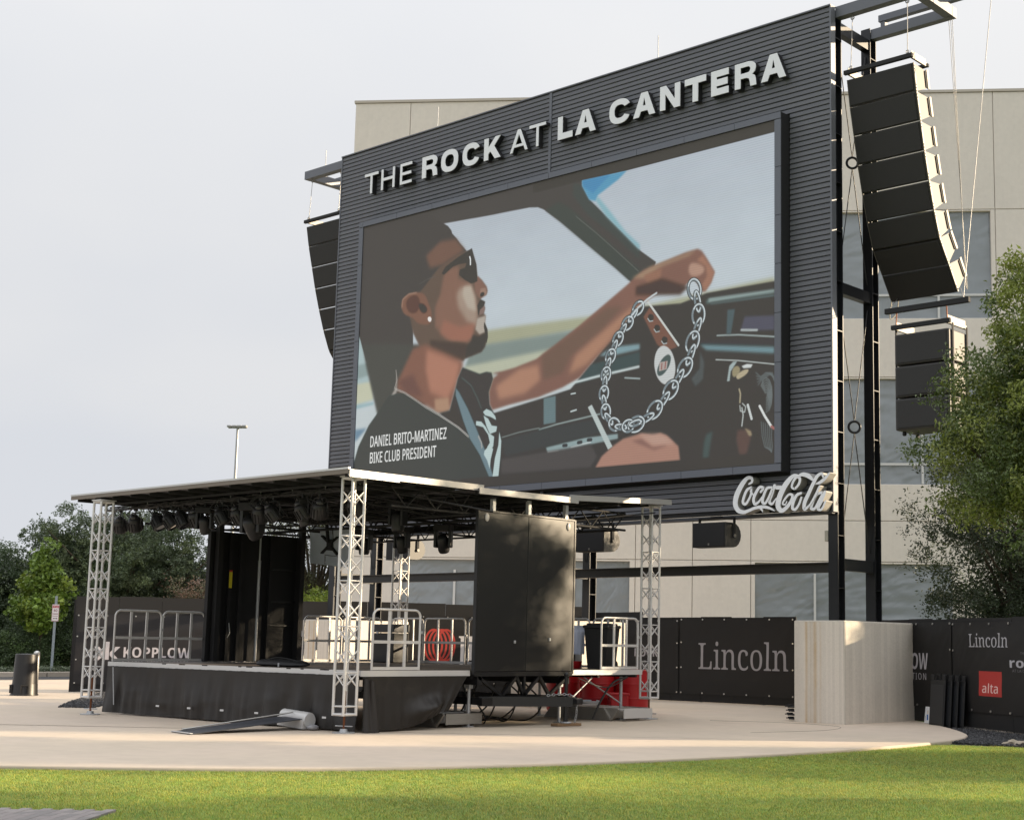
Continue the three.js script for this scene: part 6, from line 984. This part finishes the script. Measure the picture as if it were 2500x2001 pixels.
// trees to the right, outside the picture, whose long shadows stripe the lawn and dapple the trailer
const shade = (label, x, z, seed, lobes) => tree('shade_tree', label, 'tree', [x, -0.1, z], { seed, lobes, clumps: 420, per: 30, n: 8, leaf: 0.12, spread: 0.26, cr: 0.55, ...OAK, young: 0.3, trunk: [0.17, 3.0, 0.1], limbs: 30, group: 'trees to the right of the lawn' });
shade('oak right of the picture, nearest the trailer', -7.2, -33.4, 920, [[0, 5.4, 0, 2.5, 3.2, 2.5], [0.4, 8.0, 0, 2.0, 2.2, 2.0], [-0.5, 3.4, 0.4, 1.9, 1.7, 1.9]]);
shade('oak right of the picture beyond the fence end', -5.8, -41.8, 922, [[0, 5.2, 0, 2.4, 2.8, 2.4], [0, 7.4, 0, 1.9, 2.0, 1.9], [0, 3.2, 0, 2.2, 1.7, 2.2]]);
shade('oak right of the picture behind the sunlit oak', 5.0, -36.0, 925, [[0, 6.0, 0, 2.7, 3.0, 2.7], [0, 8.6, 0, 2.2, 2.2, 2.2], [0.2, 3.6, 0, 2.6, 2.0, 2.6]]);
shade('oak right of the picture beside the lawn', 6.2, -26.4, 930, [[0, 5.4, 0, 2.6, 3.0, 2.6], [0, 7.8, 0, 2.2, 2.2, 2.2], [0.2, 3.2, 0, 2.5, 1.9, 2.5]]);
shade('oak right of the picture furthest forward', 9.6, -22.0, 940, [[0, 5.2, 0, 2.7, 3.2, 2.7], [0, 7.8, 0, 2.2, 2.2, 2.2], [0, 3.0, 0, 2.5, 1.9, 2.5]]);
// left background beyond the road
tree('live_oak', 'large grey green live oak behind the left stage leg', 'tree', [-61.0, -0.1, -37.2], { seed: 950, lobes: [[0, 4.6, 0, 3.4, 2.6, 3.4], [-1.5, 5.6, 2.2, 2.2, 1.9, 2.2], [1.6, 4.2, -2.6, 2.6, 2.2, 2.6], [-0.3, 3.0, 1.6, 3.0, 2.0, 3.0], [0.6, 6.0, -0.4, 2.3, 1.6, 2.4]], clumps: 700, per: 28, n: 8, leaf: 0.12, spread: 0.26, cr: 0.55, col: [0.088, 0.126, 0.056], col2: [0.149, 0.193, 0.079], young: 0.3, trunk: [0.25, 2.6, 0.3], limbs: 40 });
tree('live_oak', 'spreading dark live oak at the far left edge', 'tree', [-66.5, -0.1, -32.0], { seed: 960, lobes: [[0, 3.9, 0, 3.2, 2.6, 3.2], [0.4, 3.2, 3.0, 2.6, 2.3, 2.4], [-0.5, 2.6, -2.6, 2.6, 2.0, 2.4]], clumps: 560, per: 28, n: 8, leaf: 0.12, spread: 0.26, cr: 0.55, col: [0.079, 0.123, 0.049], col2: [0.131, 0.184, 0.070], young: 0.3, trunk: [0.25, 2.2, 0.3], limbs: 30 });
tree('live_oak', 'dense dark live oak between the sapling and the left leg', 'tree', [-63.5, -0.1, -35.2], { seed: 965, lobes: [[0, 3.6, 0, 2.7, 2.9, 2.7], [0.5, 2.2, 0.5, 2.8, 1.8, 2.8]], clumps: 440, per: 28, n: 8, leaf: 0.12, spread: 0.26, cr: 0.52, col: [0.063, 0.098, 0.042], col2: [0.105, 0.149, 0.052], young: 0.25, trunk: [0.2, 2.0, 0.2], limbs: 30 });
tree('maple_sapling', 'slender bright yellow green sapling behind the parking sign', 'tree', [-59.2, -0.1, -32.05], { seed: 970, lobes: [[0, 3.5, 0, 1.05, 1.5, 1.05], [-0.1, 4.7, 0.1, 0.75, 0.9, 0.7], [0.3, 2.7, 0.4, 1.25, 0.8, 1.2]], clumps: 110, per: 11, n: 6, leaf: 0.17, aspect: 0.85, spread: 0.28, cr: 0.34, col: [0.184, 0.289, 0.032], col2: [0.280, 0.367, 0.049], young: 0.4, trunk: [0.07, 3.4, 0.1], limbs: 22 });
tree('maple_sapling', 'yellow green treetop showing at the far left edge', 'tree', [-73.0, -0.1, -33.4], { seed: 975, lobes: [[0, 5.0, 0, 1.3, 1.5, 1.3], [0.4, 4.0, 1.2, 1.1, 1.3, 1.1]], clumps: 80, per: 10, n: 6, leaf: 0.20, aspect: 0.85, spread: 0.3, cr: 0.38, col: [0.175, 0.263, 0.032], col2: [0.263, 0.333, 0.045], young: 0.35, trunk: [0.08, 4.2, 0.1], limbs: 16 });
tree('live_oak', 'tall backlit oak seen between the trailer doors and the monitor', 'tree', [-64.5, -0.1, -50.2], { seed: 980, lobes: [[0, 6.4, 0, 3.6, 3.0, 3.6], [1.5, 8.2, -1, 2.8, 2.2, 2.8], [-2, 4.6, 1.0, 2.6, 2.0, 2.6]], clumps: 300, per: 18, n: 8, leaf: 0.11, spread: 0.3, cr: 0.55, col: [0.131, 0.140, 0.052], col2: [0.210, 0.219, 0.088], young: 0.4, trunk: [0.28, 4.0, 0.4], limbs: 60, hollow: 0.4 });
tree('bright_shrub', 'bright yellow green shrub above the fence beside the trailer doors', 'shrub', [-56.5, -0.1, -44.2], { seed: 985, lobes: [[0, 2.4, 0, 2.4, 1.9, 2.4], [0.6, 3.2, 0.8, 1.4, 1.2, 1.4], [-1.2, 2.8, -0.8, 1.5, 1.3, 1.5]], clumps: 170, per: 20, n: 7, leaf: 0.12, spread: 0.24, cr: 0.42, col: [0.228, 0.315, 0.032], col2: [0.350, 0.411, 0.052], young: 0.4, trunk: [0.10, 1.4, 0.1], limbs: 20 });
tree('dry_shrub', 'dry pinkish brown bush between the oak and the trailer doors', 'shrub', [-57.0, -0.1, -37.3], { seed: 990, lobes: [[0, 2.5, 0, 1.5, 1.9, 1.5]], clumps: 90, per: 16, n: 7, leaf: 0.11, spread: 0.26, cr: 0.42, col: [0.280, 0.184, 0.123], col2: [0.175, 0.175, 0.088], young: 0.3, trunk: [0.07, 1.6, 0.1], limbs: 26 });
for (const [x, z, s, l, sd] of [[-59.0, -27.2, 1.0, 'dark green bush at the left edge behind the upturned bin', 991], [-59.5, -29.4, 0.9, 'dark green bush behind the bollard', 992], [-60.0, -33.6, 1.0, 'dark green bush right of the parking sign post', 993], [-58.6, -35.6, 0.9, 'dark green bush behind the left stage leg', 994], [-59.4, -31.2, 0.8, 'dark green bush left of the parking sign post', 995]]) tree('bush', l, 'shrub', [x, -0.1, z], { seed: sd, lobes: [[0, 1.2 * s, 0, 1.6 * s, 1.4 * s, 1.6 * s]], clumps: 90, per: 20, n: 7, leaf: 0.11, spread: 0.24, cr: 0.42, col: [0.061, 0.105, 0.032], col2: [0.105, 0.175, 0.044], young: 0.3, group: 'bushes beyond the road' });
{ // spiky yucca and the pale ground cover behind the kerb
  const t = thing('yucca', 'spiky green plant by the kerb beside the bollard', 'plant', [-56.9, -0.05, -30.5]), r = mulberry(77);
  for (let i = 0; i < 40; i++) { const a = r() * 6.28, l = 0.5 + r() * 0.5, up = 0.35 + r() * 0.9, g = new THREE.BufferGeometry(), d = V(Math.cos(a), up, Math.sin(a)).normalize().multiplyScalar(l), s = V(-Math.sin(a), 0, Math.cos(a)).multiplyScalar(0.02); g.setAttribute('position', new THREE.Float32BufferAttribute([-s.x, 0, -s.z, s.x, 0, s.z, d.x, d.y, d.z], 3)); g.setAttribute('uv', new THREE.Float32BufferAttribute(new Float32Array(6), 2)); g.computeVertexNormals(); obj('blade', g, leafGreen(), t); }
  const n = 5200, im = new THREE.InstancedMesh(leafSpray(7, 0.10, 0.05, 0.16, 1234), leafMat, n), m = new THREE.Matrix4(), c = new THREE.Color(); im.name = 'ground_cover';
  for (let i = 0; i < n; i++) { const x = -56.4 - r() * 2.2, z = -20 - r() * 24; m.makeRotationY(r() * 6).setPosition(x, 0.05 + r() * 0.22, z); im.setMatrixAt(i, m); const k = 0.7 + 0.6 * r(); im.setColorAt(i, c.setRGB(0.16 * k, 0.20 * k, 0.12 * k)); }
  add(im); tag(im, 'pale grey green ground cover behind the kerb', 'plants', null, 'stuff');
}
function leafGreen() { return leafGreen.m ??= new THREE.MeshPhysicalMaterial({ color: lin(0.07, 0.13, 0.025), roughness: 0.6, transmission: 0.3, thickness: 0, side: THREE.DoubleSide }); }

scene.updateMatrixWorld(true);
renderer.render(scene, camera);
